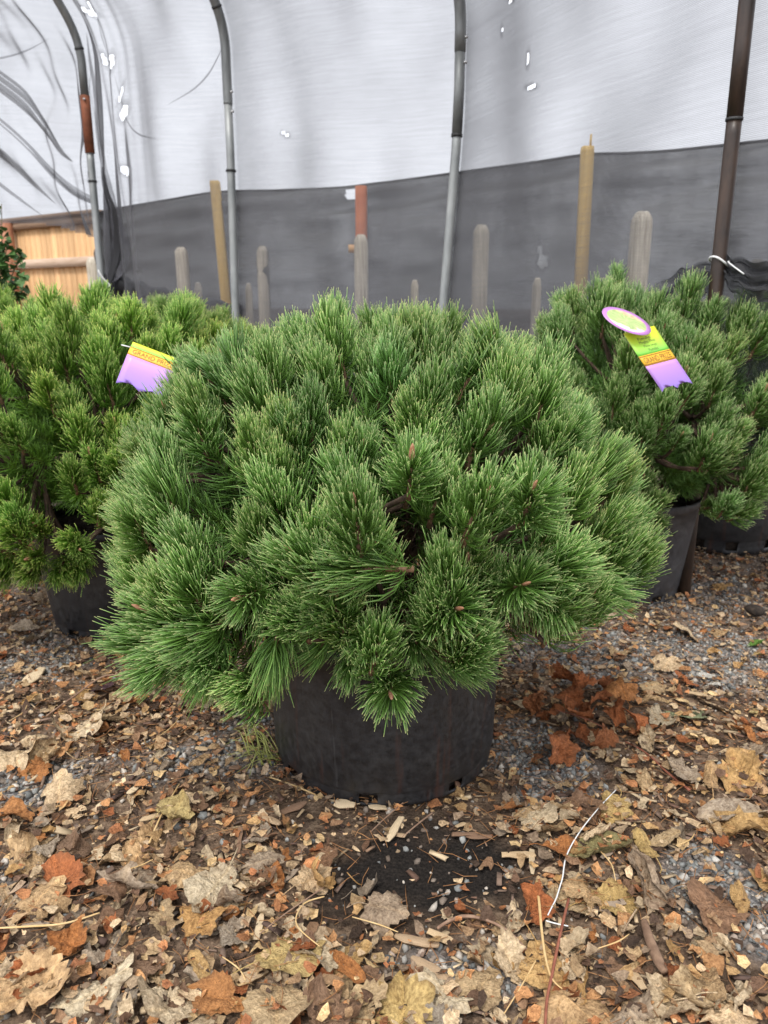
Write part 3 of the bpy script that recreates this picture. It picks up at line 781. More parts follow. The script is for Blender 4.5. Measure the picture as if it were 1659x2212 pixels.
def shoot_mesh(seed, style='brush', n=310):
    rg = np.random.default_rng(seed)
    L = {'brush': .078, 'open': .055, 'swept': .075, 'short': .06}[style]*rg.uniform(.9, 1.12)
    bend = rg.normal(0, .12)
    if style == 'short': n = 300
    t = rg.random(n)**.8
    az = np.arange(n)*2.39996+rg.normal(0, .3, n)
    if style == 'open': a0 = np.radians(92-48*t+rg.normal(0, 9, n)); a1 = a0*rg.uniform(.25, .65, n)
    elif style == 'short': a0 = np.radians(80-52*t+rg.normal(0, 9, n)); a1 = a0*rg.uniform(.1, .5, n)
    else: a0 = np.radians(78-50*t+rg.normal(0, 9, n)); a1 = a0*rg.uniform(-.05, .30, n)
    a0 = np.abs(a0)
    P = np.stack([bend*t*t*L, np.zeros(n), t*L], 1)
    def dirv(a): return np.stack([np.sin(a)*np.cos(az), np.sin(a)*np.sin(az), np.cos(a)], 1)
    D0, D1 = dirv(a0), dirv(a1)
    D1 = D1+rg.normal(0, .14, (n, 3))
    if style == 'swept': D1 = D1+np.array([.75, 0, .0]); D0 = D0+np.array([.25, 0, 0])
    base = {'brush': .077, 'open': .067, 'swept': .079, 'short': .056}[style]
    ln = base*rg.uniform(.72, 1.12, n)*(1-.18*t)
    # needle pairs share a sheath: bundle neighbours
    D0[1::2] = D0[0:n-(n % 2):2][:len(D0[1::2])]+rg.normal(0, .10, (len(D0[1::2]), 3)); P[1::2] = P[0:n-(n % 2):2][:len(P[1::2])]
    D1[1::2] = D1[0:n-(n % 2):2][:len(D1[1::2])]+rg.normal(0, .16, (len(D1[1::2]), 3))
    v, f, c = needles(P, D0, D1, ln, np.full(n, .00088))
    me = mk('needles', v, f, True, c); me.materials.append(M_NEEDLE)
    st = stem_mesh(L, bend, seed)
    return {'needles': me, 'stem': st, 'L': L, 'tip': (bend*L, 0, L)}
VAR = {'brush': [shoot_mesh(11+i, 'brush') for i in range(8)], 'open': [shoot_mesh(41+i, 'open') for i in range(4)],
       'swept': [shoot_mesh(61+i, 'swept') for i in range(4)], 'short': [shoot_mesh(81+i, 'short') for i in range(6)]}
def bud_mesh():
    mb = MB()
    pts = [(0, 0, z) for z in (0, .004, .009, .014, .018, .0205)]
    mb.tube(pts, [.0022, .0032, .0036, .003, .0018, .0004], 7)
    me = mb.mesh('bud', True); me.materials.append(M_BUD); return me
BUD = bud_mesh()

def add_shoot(root, p, axis, roll, variant, scale, tint, bud):
    """p: where the needle-bearing stem ends (tip), in the plant's own frame"""
    z = Vector(axis).normalized()
    q = z.to_track_quat('Z', 'Y') @ Quaternion((0, 0, 1), roll)
    base = Vector(p)-z*variant['L']*scale
    s = bpy.data.objects.new('shoot', variant['stem']); COL.objects.link(s); s.parent = root
    s.location = base; s.rotation_mode = 'QUATERNION'; s.rotation_quaternion = q; s.scale = (scale,)*3
    nd = bpy.data.objects.new('needles', variant['needles']); COL.objects.link(nd); nd.parent = s; nd['kind'] = 'stuff'; nd.color = (*tint, 1)
    if bud:
        bo = bpy.data.objects.new('bud', BUD); COL.objects.link(bo); bo.parent = s; bo.location = variant['tip']
        k = random.uniform(.7, 1.5); bo.scale = (k*.9, k*.9, k*random.uniform(.8, 1.5))
    return base

def sup(d, a, b, ch, cl, p):
    """distance along unit direction d to a rounded-box dome"""
    cz = ch if d.z > 0 else cl
    k = (abs(d.x)/a)**p+(abs(d.y)/b)**p+(abs(d.z)/cz)**p
    return k**(-1/p)

INNER = {}
def pine(name, label, loc, a, b, ch, cl, zc, nshoot, styles, tint, tint_var, seed, elmin=-25, p=2.35, skip=None, extra=(), bud_rate=.35, scale=1.0, upw=.62, inner=None, z_soil=.30, lobes=.07, rjit=.06, xoff=0.0, yoff=0.0, group=None):
    rg = random.Random(seed)
    root = empty(name, loc, label, 'pine', group)
    C = Vector((xoff, yoff, zc))
    ph = [rg.uniform(0, 6.28) for _ in range(6)]
    bases = []
    N_ = int(nshoot*2/(1-math.sin(R(elmin))))
    made = 0
    for i in range(N_):
        zz = 1-2*(i+.5)/N_
        if zz < math.sin(R(elmin)): break
        az = i*2.39996+rg.gauss(0, .09)
        rr = math.sqrt(max(0, 1-zz*zz))
        d = Vector((rr*math.cos(az), rr*math.sin(az), zz))
        d = (d+Vector((rg.gauss(0, .05), rg.gauss(0, .05), rg.gauss(0, .05)))).normalized()
        r_ = sup(d, a, b, ch, cl, p)*(1+lobes*math.sin(3*az+ph[0])*math.cos(2*zz+ph[1])+rg.gauss(-.02, rjit))
        tip = C+d*r_
        if skip and skip(tip, root): continue
        nrm = Vector((d.x/a**1.3, d.y/b**1.3, d.z/(ch if d.z > 0 else cl*2.2)**1.3)).normalized()
        w = upw if d.z > 0 else max(.05, upw+d.z*2.2)
        ax = nrm*.8+Vector((0, 0, w))+Vector((rg.gauss(0, .16), rg.gauss(0, .16), rg.gauss(0, .1)))
        stl = rg.choices(list(styles), list(styles.values()))[0]
        if d.z < -.1 and 'swept' in styles and rg.random() < .4: stl = 'swept'
        vr = rg.choice(VAR[stl])
        k = 1+rg.gauss(0, tint_var); yl = rg.gauss(.02, tint_var*.35)
        tn = (tint[0]*k*(1+yl), tint[1]*k, tint[2]*k*(1-yl))
        bases.append(add_shoot(root, tip, ax, rg.uniform(0, 6.28), vr, scale*rg.uniform(.86, 1.13), tn, rg.random() < bud_rate))
        made += 1
    for (pt, ax, stl, sc_, bd) in extra:
        vr = rg.choice(VAR[stl]); k = 1+rg.gauss(0, tint_var)
        bases.append(add_shoot(root, Vector(pt)-Vector(loc), ax, rg.uniform(0, 6.28), vr, sc_, (tint[0]*k, tint[1]*k, tint[2]*k), bd))
    # trunk and branches
    tb = MB(); z0 = z_soil
    tp = smooth_path([(0, 0, z0-.06), (.01, -.01, z0+.06), (xoff*.3-.015, .01, z0+.16), (xoff*.5, .0, zc+.10)], 4)
    tb.tube(tp, list(np.linspace(.030, .014, len(tp))), 9)
    ob('trunk', tb.mesh('trunk', True), M_BARK, root)
    K = 15; hubs = []
    for i in range(K):
        zz = .88-1.12*(i+.5)/K; az = i*2.39996+seed; rr = math.sqrt(max(0, 1-zz*zz))
        d = Vector((rr*math.cos(az), rr*math.sin(az), zz)); r_ = sup(d, a, b, ch, cl, p)
        hubs.append(C+d*r_*.58)
    own = [[] for _ in range(K)]
    for q_ in bases:
        own[min(range(K), key=lambda j: (hubs[j]-q_).length)].append(q_)
    for i in range(K):
        h_ = hubs[i]; mb = MB()
        st = Vector(tp[min(len(tp)-1, 2+i % 8)])
        mid = st.lerp(h_, .5)+Vector((rg.gauss(0, .02), rg.gauss(0, .02), -.03))
        bp = smooth_path([st, mid, h_], 5)
        mb.tube(bp, list(np.linspace(.014, .0075, len(bp))), 7)
        for q_ in own[i]:
            m2 = h_.lerp(q_, .5)+Vector((rg.gauss(0, .012), rg.gauss(0, .012), -.02))
            pp = smooth_path([h_, m2, q_], 3)
            mb.tube(pp, list(np.linspace(.0065, .0042, len(pp))), 5)
        ob('branch', mb.mesh('branch', True), M_BARK, root)
    # older, shorter needles inside the crown
    if inner:
        if 'me' not in INNER:
            Ps, D0s, D1s = [], [], []
            rgn = np.random.default_rng(seed)
            for i in range(inner):
                zz = 1-1.35*(i+.5)/inner; az = i*2.39996*1.7; rr = math.sqrt(max(0, 1-zz*zz))
                d = Vector((rr*math.cos(az), rr*math.sin(az), zz)); r_ = sup(d, a, b, ch, cl, p)*rg.uniform(.52, .88)
                tip = C+d*r_
                if skip and skip(tip, root): continue
                ax = (d+Vector((rg.gauss(0, .3), rg.gauss(0, .3), .35+rg.gauss(0, .2)))).normalized()
                e1 = ax.orthogonal().normalized(); e2 = ax.cross(e1)
                nn = 85; t = rgn.random(nn); az2 = rgn.uniform(0, 6.28, nn); a0 = np.radians(80-40*t); a1 = a0*.7
                B = np.array([e1, e2, ax])
                f0 = np.stack([np.sin(a0)*np.cos(az2), np.sin(a0)*np.sin(az2), np.cos(a0)], 1) @ B
                f1 = np.stack([np.sin(a1)*np.cos(az2), np.sin(a1)*np.sin(az2), np.cos(a1)], 1) @ B
                Ps.append(np.array(tip)[None]-np.array(ax)[None]*((1-t)*.11)[:, None]); D0s.append(f0); D1s.append(f1)
            P_ = np.concatenate(Ps); n_ = len(P_)
            v, f, c = needles(P_, np.concatenate(D0s), np.concatenate(D1s)+rgn.normal(0, .15, (n_, 3)), .058*rgn.uniform(.7, 1.1, n_), np.full(n_, .00095), ts=(0, .5, 1), rs=(.8, 1, .55))
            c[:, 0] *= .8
            INNER['me'] = mk('inner_needles', v, f, True, c); INNER['d'] = (a, b, ch, zc)
        o = ob('inner_needles', INNER['me'], M_NEEDLE, root, kind='stuff', color=(tint[0]*.85, tint[1]*.88, tint[2]*.82))  # tint lowered to paint in the shade of the crown's inner gaps
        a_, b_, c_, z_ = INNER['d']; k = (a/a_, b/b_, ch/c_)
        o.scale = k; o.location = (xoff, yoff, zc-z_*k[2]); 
    return root

def vcam(v): return Vector(v)
MAINLOC = Vector((.0, 1.53, 0))
def skip_main(tip, root):
    w = Vector(tip)+MAINLOC
    px, py = px_of(np.array(w.x), np.array(w.y), np.array(w.z))
    if w.y < 1.5 and ((px-890)/100)**2+((py-1145)/85)**2 < 1: return True      # the open heart of the plant
    if w.y < 1.45 and 560 < px < 1080 and py > 1385: return True
    if px > 1060 and py > 1330: return True              # bare pot front, single shoots are added below
    return False
EX = []
def ex(px, py, Y, ax, stl, sc_=1.05, bud=True): EX.append((at(px, py, Y), ax, stl, sc_, bud))
# the loose shoots hanging over the front of the pot
ex(848, 1500, 1.13, (.05, -.85, -.05), 'open', 1.2)
ex(800, 1375, 1.10, (-.05, -.85, .25), 'open', 1.05)
ex(985, 1315, 1.07, (.25, -.8, .35), 'open', 1.2)
ex(935, 1320, 1.08, (-.1, -.55, .8), 'brush', .95)
ex(1000, 1440, 1.20, (.75, -.2, -.35), 'brush', .95, False)
ex(590, 1440, 1.12, (-.15, -.3, -.95), 'brush', 1.0, False)
ex(620, 1345, 1.08, (-.6, -.5, .05), 'swept', .95, False)
ex(700, 1330, 1.10, (-.55, -.6, -.4), 'swept', .9, False)
ex(740, 1225, 1.02, (-.95, -.25, .12), 'brush', 1.1, False)
ex(640, 1200, 1.01, (-.5, -.4, .7), 'brush', 1.05)
ex(965, 1215, 1.06, (-.1, -.35, .95), 'brush', .9)
ex(1130, 1260, 1.06, (.2, -.75, .4), 'open', 1.1)
ex(1230, 1220, 1.12, (.6, -.5, .45), 'brush', 1.1)
ex(1310, 1270, 1.22, (.75, -.35, -.05), 'brush', 1.05, False)
ex(1190, 1310, 1.16, (.45, -.5, -.35), 'swept', 1.0, False)
ex(400, 1250, 1.14, (-.25, -.35, .85), 'brush', 1.2)
ex(330, 1330, 1.16, (-.55, -.4, .45), 'brush', 1.15)
ex(430, 1390, 1.12, (-.3, -.6, -.15), 'swept', 1.1, False)
ex(330, 1440, 1.16, (-.6, -.45, -.15), 'brush', 1.1, False)
ex(450, 1455, 1.15, (-.1, -.5, -.65), 'swept', 1.0, False)
ex(280, 1390, 1.22, (-.75, -.2, .1), 'brush', 1.1, False)
ex(520, 1290, 1.07, (-.4, -.7, .1), 'open', 1.05)
ex(770, 1110, .99, (-.05, -.45, .9), 'brush', 1.1)
ex(1035, 1070, 1.02, (.15, -.5, .85), 'brush', 1.1)
ex(1160, 1065, 1.04, (.2, -.55, .8), 'open', 1.15)
ex(890, 1000, 1.06, (.05, -.4, .9), 'open', .95)
ex(690, 1400, 1.15, (-.35, -.5, -.55), 'swept', .9, False)
ex(905, 1400, 1.14, (.25, -.6, -.25), 'open', .95, False)
ex(1030, 1400, 1.16, (.5, -.45, -.2), 'swept', .95, False)
ex(760, 1440, 1.16, (-.2, -.6, -.45), 'brush', .85, False)
main = pine('pine_shrub', 'large rounded green mountain pine in the middle, growing over the front pot', MAINLOC, .50, .465, .43, .235, .475, 276,
            {'brush': 8, 'open': 1.2, 'swept': .8}, (1.0, 1.0, 1.0), .13, 5, elmin=-20, skip=skip_main, extra=EX, bud_rate=.3, inner=430, z_soil=.31, scale=.98, upw=1.15, p=2.2, rjit=.035, lobes=.035, xoff=-.015)

rgn = np.random.default_rng(77); n_ = 1300
th = rgn.uniform(0, 6.28, n_); el = rgn.uniform(-.35, .9, n_); rd = rgn.uniform(.35, .72, n_)
P_ = np.stack([.495*rd*np.cos(el)*np.cos(th), .465*rd*np.cos(el)*np.sin(th), .475+.38*rd*np.sin(el)], 1)
v, f, c = needles(P_, rgn.normal(0, 1, (n_, 3)), rgn.normal(0, 1, (n_, 3))+np.array([0, 0, -.8]), rgn.uniform(.04, .07, n_), np.full(n_, .0008), ts=(0, .5, 1), rs=(1, 1, .6))
ob('dead_needles', mk('dead_needles', v, f), M_BARK, main, kind='stuff')
left_tint = (1.15, 1.14, .74)
pine('pine_shrub', 'bright yellow green pine with short needles at the left, carrying a tag', Vector((-.84, 2.27, 0)), .53, .48, .44, .34, .50, 262,
     {'short': 6, 'brush': 1.0}, left_tint, .12, 8, elmin=-32, inner=1, z_soil=.32, bud_rate=.25, scale=1.18, upw=1.0)
pine('pine_shrub', 'yellow green pine farther back behind the tagged left pine', Vector((-1.70, 3.15, 0)), .50, .45, .47, .3, .52, 130,
     {'short': 5, 'brush': 1}, left_tint, .10, 9, elmin=-15, inner=1, z_soil=.32, bud_rate=.15, scale=1.35)
pine('pine_shrub', 'partly hidden pine showing just between the left pine and the middle pine', Vector((-.93, 3.45, 0)), .45, .45, .42, .3, .50, 110,
     {'short': 5, 'brush': 1}, (1.1, 1.04, .9), .10, 10, elmin=-10, inner=1, z_soil=.32, bud_rate=.15, scale=1.35)
right_tint = (1.02, 1.0, 1.1)
pine('pine_shrub', 'loose blue green pine behind on the right, carrying a ribbon tag', Vector((.83, 2.55, 0)), .49, .45, .45, .24, .50, 230,
     {'short': 3, 'brush': 4}, right_tint, .11, 12, elmin=-20, inner=1, z_soil=.32, bud_rate=.6, scale=1.1, upw=1.05, lobes=.08)
pine('pine_shrub', 'pine at the far right edge over the pot with square holes', Vector((1.44, 3.08, 0)), .48, .44, .44, .26, .49, 170,
     {'short': 3, 'brush': 3}, right_tint, .11, 13, elmin=-20, inner=1, z_soil=.32, bud_rate=.45, scale=1.05, upw=1.0, lobes=.10)

# ------------------------------------------------------------------ pots
def pot(loc, rt, rb, h, material, label, holes, hole_w=.040, hole_h=.020, hz=.010, rot=0):
    root = empty('plant_pot', loc, label, 'pot', 'nursery pots')
    prof = [(rb-.006, .0), (rb, .004), (rb+.0005, hz), (rb+.0015, hz+hole_h), (rb+.003, hz+hole_h+.006), (rb+.0045, hz+hole_h+.008), (rb+(rt-rb)*.4, h*.4), (rb+(rt-rb)*.75, h*.75), (rt-.004, h-.030), (rt, h-.028), (rt+.004, h-.024), (rt+.004, h-.003), (rt+.001, h), (rt-.004, h-.002)]
    n = 120; V = []; F = []
    for (r_, z_) in prof:
        for k in range(n):
            q_ = 2*math.pi*k/n; V.append((r_*math.cos(q_), r_*math.sin(q_), z_))
    for j in range(len(prof)-1):
        for k in range(n):
            if j == 2:
                ac = math.degrees(2*math.pi*(k+.5)/n)
                if any(abs((ac-hh+180) % 360-180)*math.pi/180*rb < hole_w/2 for hh in holes): continue
            F.append((j*n+k, j*n+(k+1) % n, (j+1)*n+(k+1) % n, (j+1)*n+k))
    me = mk('pot_wall', V, np.array(F), True)
    o = ob('pot_wall', me, material, root)
    md = o.modifiers.new('thickness', 'SOLIDIFY'); md.thickness = .004; md.offset = -1
    mb = MB(); n = 48; V = []; F4 = []; F3 = []
    pr = [(rb-.016, .004), (rb-.013, h*.3), (rt-.014, h-.05), (rt-.02, h-.036), (.12, h-.025)]
    for (r_, z_) in pr:
        for k in range(n):
            q_ = 2*math.pi*k/n; V.append((r_*math.cos(q_), r_*math.sin(q_), z_+random.uniform(-.003, .003)))
    for j in range(len(pr)-1):
        for k in range(n): F4.append((j*n+k, j*n+(k+1) % n, (j+1)*n+(k+1) % n, (j+1)*n+k))
    V += [(0, 0, h-.02), (0, 0, .004)]
    for k in range(n): F3.append(((len(pr)-1)*n+k, (len(pr)-1)*n+(k+1) % n, len(V)-2)); F3.append(((k+1) % n, k, len(V)-1))
    mb.add(V, F4, F3); ob('soil', mb.mesh('soil', True), M_SOIL, root)
    root.rotation_euler = (0, 0, R(rot))
    return root
pot((0, 1.545, -.002), .254, .238, .335, M_POT, 'big scuffed black pot at the front holding the middle pine', [262, 307, 352, 37, 82, 127, 172, 217])
pot((-.84, 2.27, -.004), .225, .185, .34, M_POT, 'black tapered pot under the left yellow green pine', [20, 65, 110, 155, 200, 245, 290, 335])
pot((.83, 2.55, -.004), .235, .19, .345, M_POTG, 'grey tapered pot half hidden behind the middle pine', [20, 110, 200, 290, 335])
pot((1.40, 3.10, -.004), .232, .215, .34, M_POT, 'black pot with square drain holes at the far right', [228, 262, 305, 350, 20, 65, 110, 155], .045, .034, .022)
pot((-1.70, 3.15, -.004), .225, .19, .34, M_POT, 'black pot of the pine farther back at the left edge', [0, 90, 180, 270])
pot((-.93, 3.45, -.004), .225, .19, .34, M_POT, 'black pot of the pine hidden between left and middle pines', [0, 90, 180, 270])

# ------------------------------------------------------------------ hang tags
def text_arrays(body):
    cu = bpy.data.curves.new('t', 'FONT'); cu.body = body; cu.align_x = 'CENTER'; cu.align_y = 'CENTER'; cu.resolution_u = 3
    o = bpy.data.objects.new('t', cu); COL.objects.link(o)
    dg = bpy.context.evaluated_depsgraph_get(); me = o.evaluated_get(dg).to_mesh()
    V = np.array([v.co[:] for v in me.vertices]); F = [p_.vertices[:] for p_ in me.polygons]
    o.evaluated_get(dg).to_mesh_clear(); bpy.data.objects.remove(o); bpy.data.curves.remove(cu)
    return V, F

def tag(label, center, cvec, line, oval, loops, g1=.40, g2=.565):
    """line: points down the middle of the ribbon (world), cvec: half width vector, oval: (centre, half cross vector, half length vector)"""
    base = Vector(center)
    root = empty('hang_tag', base, label, 'plant tag', 'plant tags')
    pts = smooth_path(line, 8)
    seg = [0]
    for i in range(1, len(pts)): seg.append(seg[-1]+(pts[i]-pts[i-1]).length)
    T = seg[-1]
    def mid(v):
        d = v*T
        for i in range(1, len(pts)):
            if d <= seg[i] or i == len(pts)-1:
                return pts[i-1].lerp(pts[i], (d-seg[i-1])/max(1e-6, seg[i]-seg[i-1]))
    cv = Vector(cvec)
    def nrm(v):
        t = (mid(min(1, v+.02))-mid(max(0, v-.02))).normalized(); n_ = cv.cross(t).normalized()
        return n_ if n_.y < 0 else -n_
    def S(u, v, off=0.0):
        return mid(v)+cv*u+nrm(v)*off-base
    def strip(name, v0, v1, c0, c1, rows=6, zig=False, u0=-1, u1=1):
        us = np.linspace(u0, u1, 9); V, F, Cc = [], [], []
        for j in range(rows+1):
            t = j/rows; v = v0+(v1-v0)*t
            for u in us:
                vv = v
                if zig and j == rows:
                    vv = v1-.13*(1-abs(abs(u*1.0)-.5)*2)*(1 if u < .1 else .8)
                V.append(S(u, vv)); Cc.append(np.array(c0)*(1-t)+np.array(c1)*t)
        for j in range(rows):
            for i in range(8): F.append((j*9+i, j*9+i+1, (j+1)*9+i+1, (j+1)*9+i))
        o = ob(name, mk(name, [tuple(x) for x in V], np.array(F), False, np.array(Cc)), M_PRINT, root)
        md = o.modifiers.new('card', 'SOLIDIFY'); md.thickness = .0005; md.offset = 0
        return o
    strip('green_panel', 0, g1, (.80, .78, .03), (.22, .72, .10))
    strip('orange_band', g1, g2, (.85, .52, .04), (.86, .48, .04), 3)
    strip('purple_tail', g2, 1.0, (.60, .30, .70), (.36, .24, .76), 8, True)
    for (v0, v1) in ((g1+.012, g1+.024), (g2-.024, g2-.012)):
        V = [S(u, v, .0008) for v in (v0, v1) for u in np.linspace(-1, 1, 5)]
        ob('rule_line', mk('rule_line', [tuple(x) for x in V], np.array([(i, i+1, i+6, i+5) for i in range(4)])), M_INKO, root)
    for (body, v, wid, hgt, ink, name, u) in loops:
        tv, tf = text_arrays(body)
        x0, x1 = tv[:, 0].min(), tv[:, 0].max(); y0, y1 = tv[:, 1].min(), tv[:, 1].max()
        V = [tuple(S(u+((x-x0)/(x1-x0)-.5)*2*wid, v-((y-y0)/(y1-y0)-.5)*hgt, .0009)) for x, y, _ in tv]
        me = bpy.data.meshes.new(name); me.from_pydata(V, [], [list(q_) for q_ in tf]); me.update()
        ob(name, me, ink, root)
    if oval:
        oc, ou, ov = [Vector(x) for x in oval]
        n_ = ou.cross(ov).normalized(); n_ = n_ if n_.y < 0 else -n_
        V, F3, F4, Cc = [oc-base+n_*.0012], [], [], [(.5, .62, .30)]
        rg = random.Random(3); ns = 40; rings = [.15, .3, .45, .6, .72, .80, .82, 1.0]
        for r_ in rings:
            for k in range(ns):
                q_ = 2*math.pi*k/ns; V.append(oc-base+ou*(r_*math.cos(q_))+ov*(r_*math.sin(q_))+n_*.0012)
                if r_ > .81: Cc.append((.50, .22, .55))
                else:
                    g = rg.uniform(.7, 1.15); s_ = math.sin(q_)*r_; c2 = math.cos(q_)*r_
                    if s_ < -.55: Cc.append((.85*g, .50*g, .33*g))
                    elif s_ > .55 or (c2 > .5 and s_ > .2): Cc.append((.9, .88, .75))
                    else: Cc.append((.46*g, .60*g, .24*g))
        for k in range(ns): F3.append((0, 1+k, 1+(k+1) % ns))
        for j in range(len(rings)-1):
            for k in range(ns): F4.append((1+j*ns+k, 1+(j+1)*ns+k, 1+(j+1)*ns+(k+1) % ns, 1+j*ns+(k+1) % ns))
        o = ob('picture_oval', mk('picture_oval', [tuple(x) for x in V], [np.array(F3), np.array(F4)], False, np.array(Cc)), M_PRINT, root)
        md = o.modifiers.new('card', 'SOLIDIFY'); md.thickness = .0005; md.offset = 0
    return root
Y0 = 1.93
pc = lambda px, py, Y: at(px, py, Y)
half = (at(1462, 715, Y0)-at(1388, 731, Y0))*.5
half_r = Vector((half.x, .012, half.z))
ln = [at(1380, 712, 1.945), at(1408, 755, 1.915), at(1436, 796, 1.905), at(1464, 838, 1.905)]
oc = at(1353, 694, 1.925)
tg = tag('purple and yellow ribbon tag with picture oval on the right pine', at(1410, 760, 1.92), half_r, ln,
    (oc, at(1353+52, 694+24, 1.915)-oc, at(1353-10, 694+19, 1.895)-oc),
    [('Pumilio', .150, .40, .048, M_INK, 'lettering', -.05), ('Mugho Pine', .215, .50, .058, M_INK, 'lettering', .02), ('Pinus mugo', .280, .42, .046, M_INK, 'lettering', .08), ("'Pumilio'", .338, .34, .045, M_INK, 'lettering', .12),
     ('GRAND PRIZE', .482, .86, .085, M_INKO, 'lettering', 0)])
mb = MB(); mb.tube(smooth_path([at(1322, 676, 1.99), at(1330, 670, 2.0), at(1318, 690, 2.04)], 4), .0012, 5); ob('tie', mb.mesh('tie', True), M_WHITE, tg).location = -Vector(tg.location)

half = (at(372, 810, 1.66)-at(272, 772, 1.66))*.5
ln = [at(336, 757, 1.71), at(328, 775, 1.69), at(318, 800, 1.675), at(300, 846, 1.66)]
tg = tag('purple tag end showing the word GRAND tucked in the left pine', at(320, 790, 1.68), half, ln, None,
    [('GRAND PRIZE', .245, .88, .10, M_INKO, 'lettering', 0.04)], g1=.14, g2=.35)
mb = MB(); mb.tube([at(262, 745, 1.70), at(290, 752, 1.70)], .0014, 5); ob('tie', mb.mesh('tie', True), M_WHITE, tg).location = -Vector(tg.location)

# ------------------------------------------------------------------ hoop house: pipes
NIN = Vector((-.60, -.80, 0)).normalized()       # towards the inside of the house
def zpx(py, Y): return at(800, py, Y).z
HOOP = [  # plan position, height where the side starts to bend, lean of the foot
    dict(p=(1.02, 2.46), zb=2.15, foot=(0, 0)),
    dict(p=(.33, 3.74), zb=2.10, foot=(-.115, .0)),
    dict(p=(-.83, 4.52), zb=2.24, foot=(-.03, .0)),
    dict(p=(-1.73, 4.92), zb=2.28, foot=(0, 0)),
]
def hoop_line(h, off=0.0, n1=10, n2=10, n3=6, ztop=1.0, z0=0.0):
    """the pipe's centre line: a straight side, a bend, then a sloping rafter"""
    x, y = h['p']; out = []
    for i in range(n1):
        t = i/(n1-1); z = z0+(h['zb']-z0)*t; k = max(0, 1-z/1.75)
        out.append(Vector((x+h['foot'][0]*k, y+h['foot'][1]*k, z))-NIN*off)
    Rr = .42+off; A = R(36)
    for i in range(1, n2+1):
        a_ = A*i/n2
        out.append(Vector((x, y, h['zb']))-NIN*off+NIN*(Rr*(1-math.cos(a_)))+Vector((0, 0, Rr*math.sin(a_))))
    d = NIN*math.sin(A)+Vector((0, 0, math.cos(A)))
    for i in range(1, n3+1): out.append(out[n1+n2-1]+d*(ztop*i/n3))
    return out
def on_pipe(line, z):
    for a_, b_ in zip(line, line[1:]):
        if a_.z <= z <= b_.z: return a_.lerp(b_, (z-a_.z)/(b_.z-a_.z)), (b_-a_).normalized()
    return line[-1], (line[-1]-line[-2]).normalized()
def cut(line, z0, z1):
    a_ = on_pipe(line, z0)[0]; b_ = on_pipe(line, z1)[0]
    return [a_]+[p_ for p_ in line if z0 < p_.z < z1]+[b_]
def pipe_part(root, name, pts, r_, m_, sides=14):
    mb = MB(); mb.tube([p_-Vector(root.location) for p_ in pts], r_, sides); return ob(name, mb.mesh(name, True), m_, root)
def band(root, line, z, r_, m_=None, hgt=.012):
    p_, d = on_pipe(line, z); pipe_part(root, 'band', [p_-d*hgt/2, p_+d*hgt/2], r_, m_ or M_BAND, 12)
def bolt(root, line, z, r_, side):
    p_, d = on_pipe(line, z); s_ = Vector(side).normalized(); pipe_part(root, 'bolt', [p_+s_*r_*.6, p_+s_*(r_+.010)], .0065, M_BOLT, 7)
SIDE = (.85, -.5, 0)
lines = [hoop_line(h) for h in HOOP]
r0 = .0218
# right, dark pipe
h = empty('hoop_pipe', (*HOOP[0]['p'], 0), 'dark rusty upright pipe nearest the camera at the right', 'pipe', 'hoop house pipes')
zj = zpx(258, 2.46)
pipe_part(h, 'lower_pipe', cut(lines[0], 0, zj), r0, M_DARKPIPE); pipe_part(h, 'upper_pipe', cut(lines[0], zj+.001, 3.0), r0+.0012, M_DARKPIPE); band(h, lines[0], zj, r0+.003, hgt=.008)
# middle
h = empty('hoop_pipe', (*HOOP[1]['p'], 0), 'galvanised pipe with a dented joint rising behind the middle pine', 'pipe', 'hoop house pipes')
zj = zpx(265, 3.74); zk = zpx(113, 3.74)
pipe_part(h, 'lower_pipe', cut(lines[1], 0, zj), r0-.001, M_GALV); pipe_part(h, 'middle_pipe', cut(lines[1], zj-.05, zk), r0+.0012, M_GALVD); pipe_part(h, 'upper_pipe', cut(lines[1], zk+.001, 3.0), r0+.003, M_GALVD)
band(h, lines[1], zpx(293, 3.74), r0+.004); 
for yy in (82, 136): bolt(h, lines[1], zpx(yy, 3.74), r0+.003, SIDE)
# third
h = empty('hoop_pipe', (*HOOP[2]['p'], 0), 'galvanised pipe left of the middle, beside a yellow stake', 'pipe', 'hoop house pipes')
zj = zpx(225, 4.52)
pipe_part(h, 'lower_pipe', cut(lines[2], 0, zj), r0, M_GALV); pipe_part(h, 'upper_pipe', cut(lines[2], zj-.0, 3.0), r0+.003, M_GALVD)
for yy in (20, 369): band(h, lines[2], zpx(yy, 4.52), r0+.006)
for yy in (200, 242): bolt(h, lines[2], zpx(yy, 4.52), r0+.003, SIDE)
# left, with rusty sleeve
h = empty('hoop_pipe', (*HOOP[3]['p'], 0), 'pipe with a rust red sleeve at the left, net gathered on it', 'pipe', 'hoop house pipes')
za, zb_ = zpx(331, 4.92), zpx(207, 4.92)
pipe_part(h, 'lower_pipe', cut(lines[3], 0, za), r0, M_GALV); pipe_part(h, 'sleeve', cut(lines[3], za, zb_), r0+.006, M_RUST); pipe_part(h, 'upper_pipe', cut(lines[3], zb_, 3.0), r0+.001, M_GALVD)
for yy in (106, 392): band(h, lines[3], zpx(yy, 4.92), r0+.004)
bolt(h, lines[3], zpx(217, 4.92), r0+.006, (0.2, -1, 0))

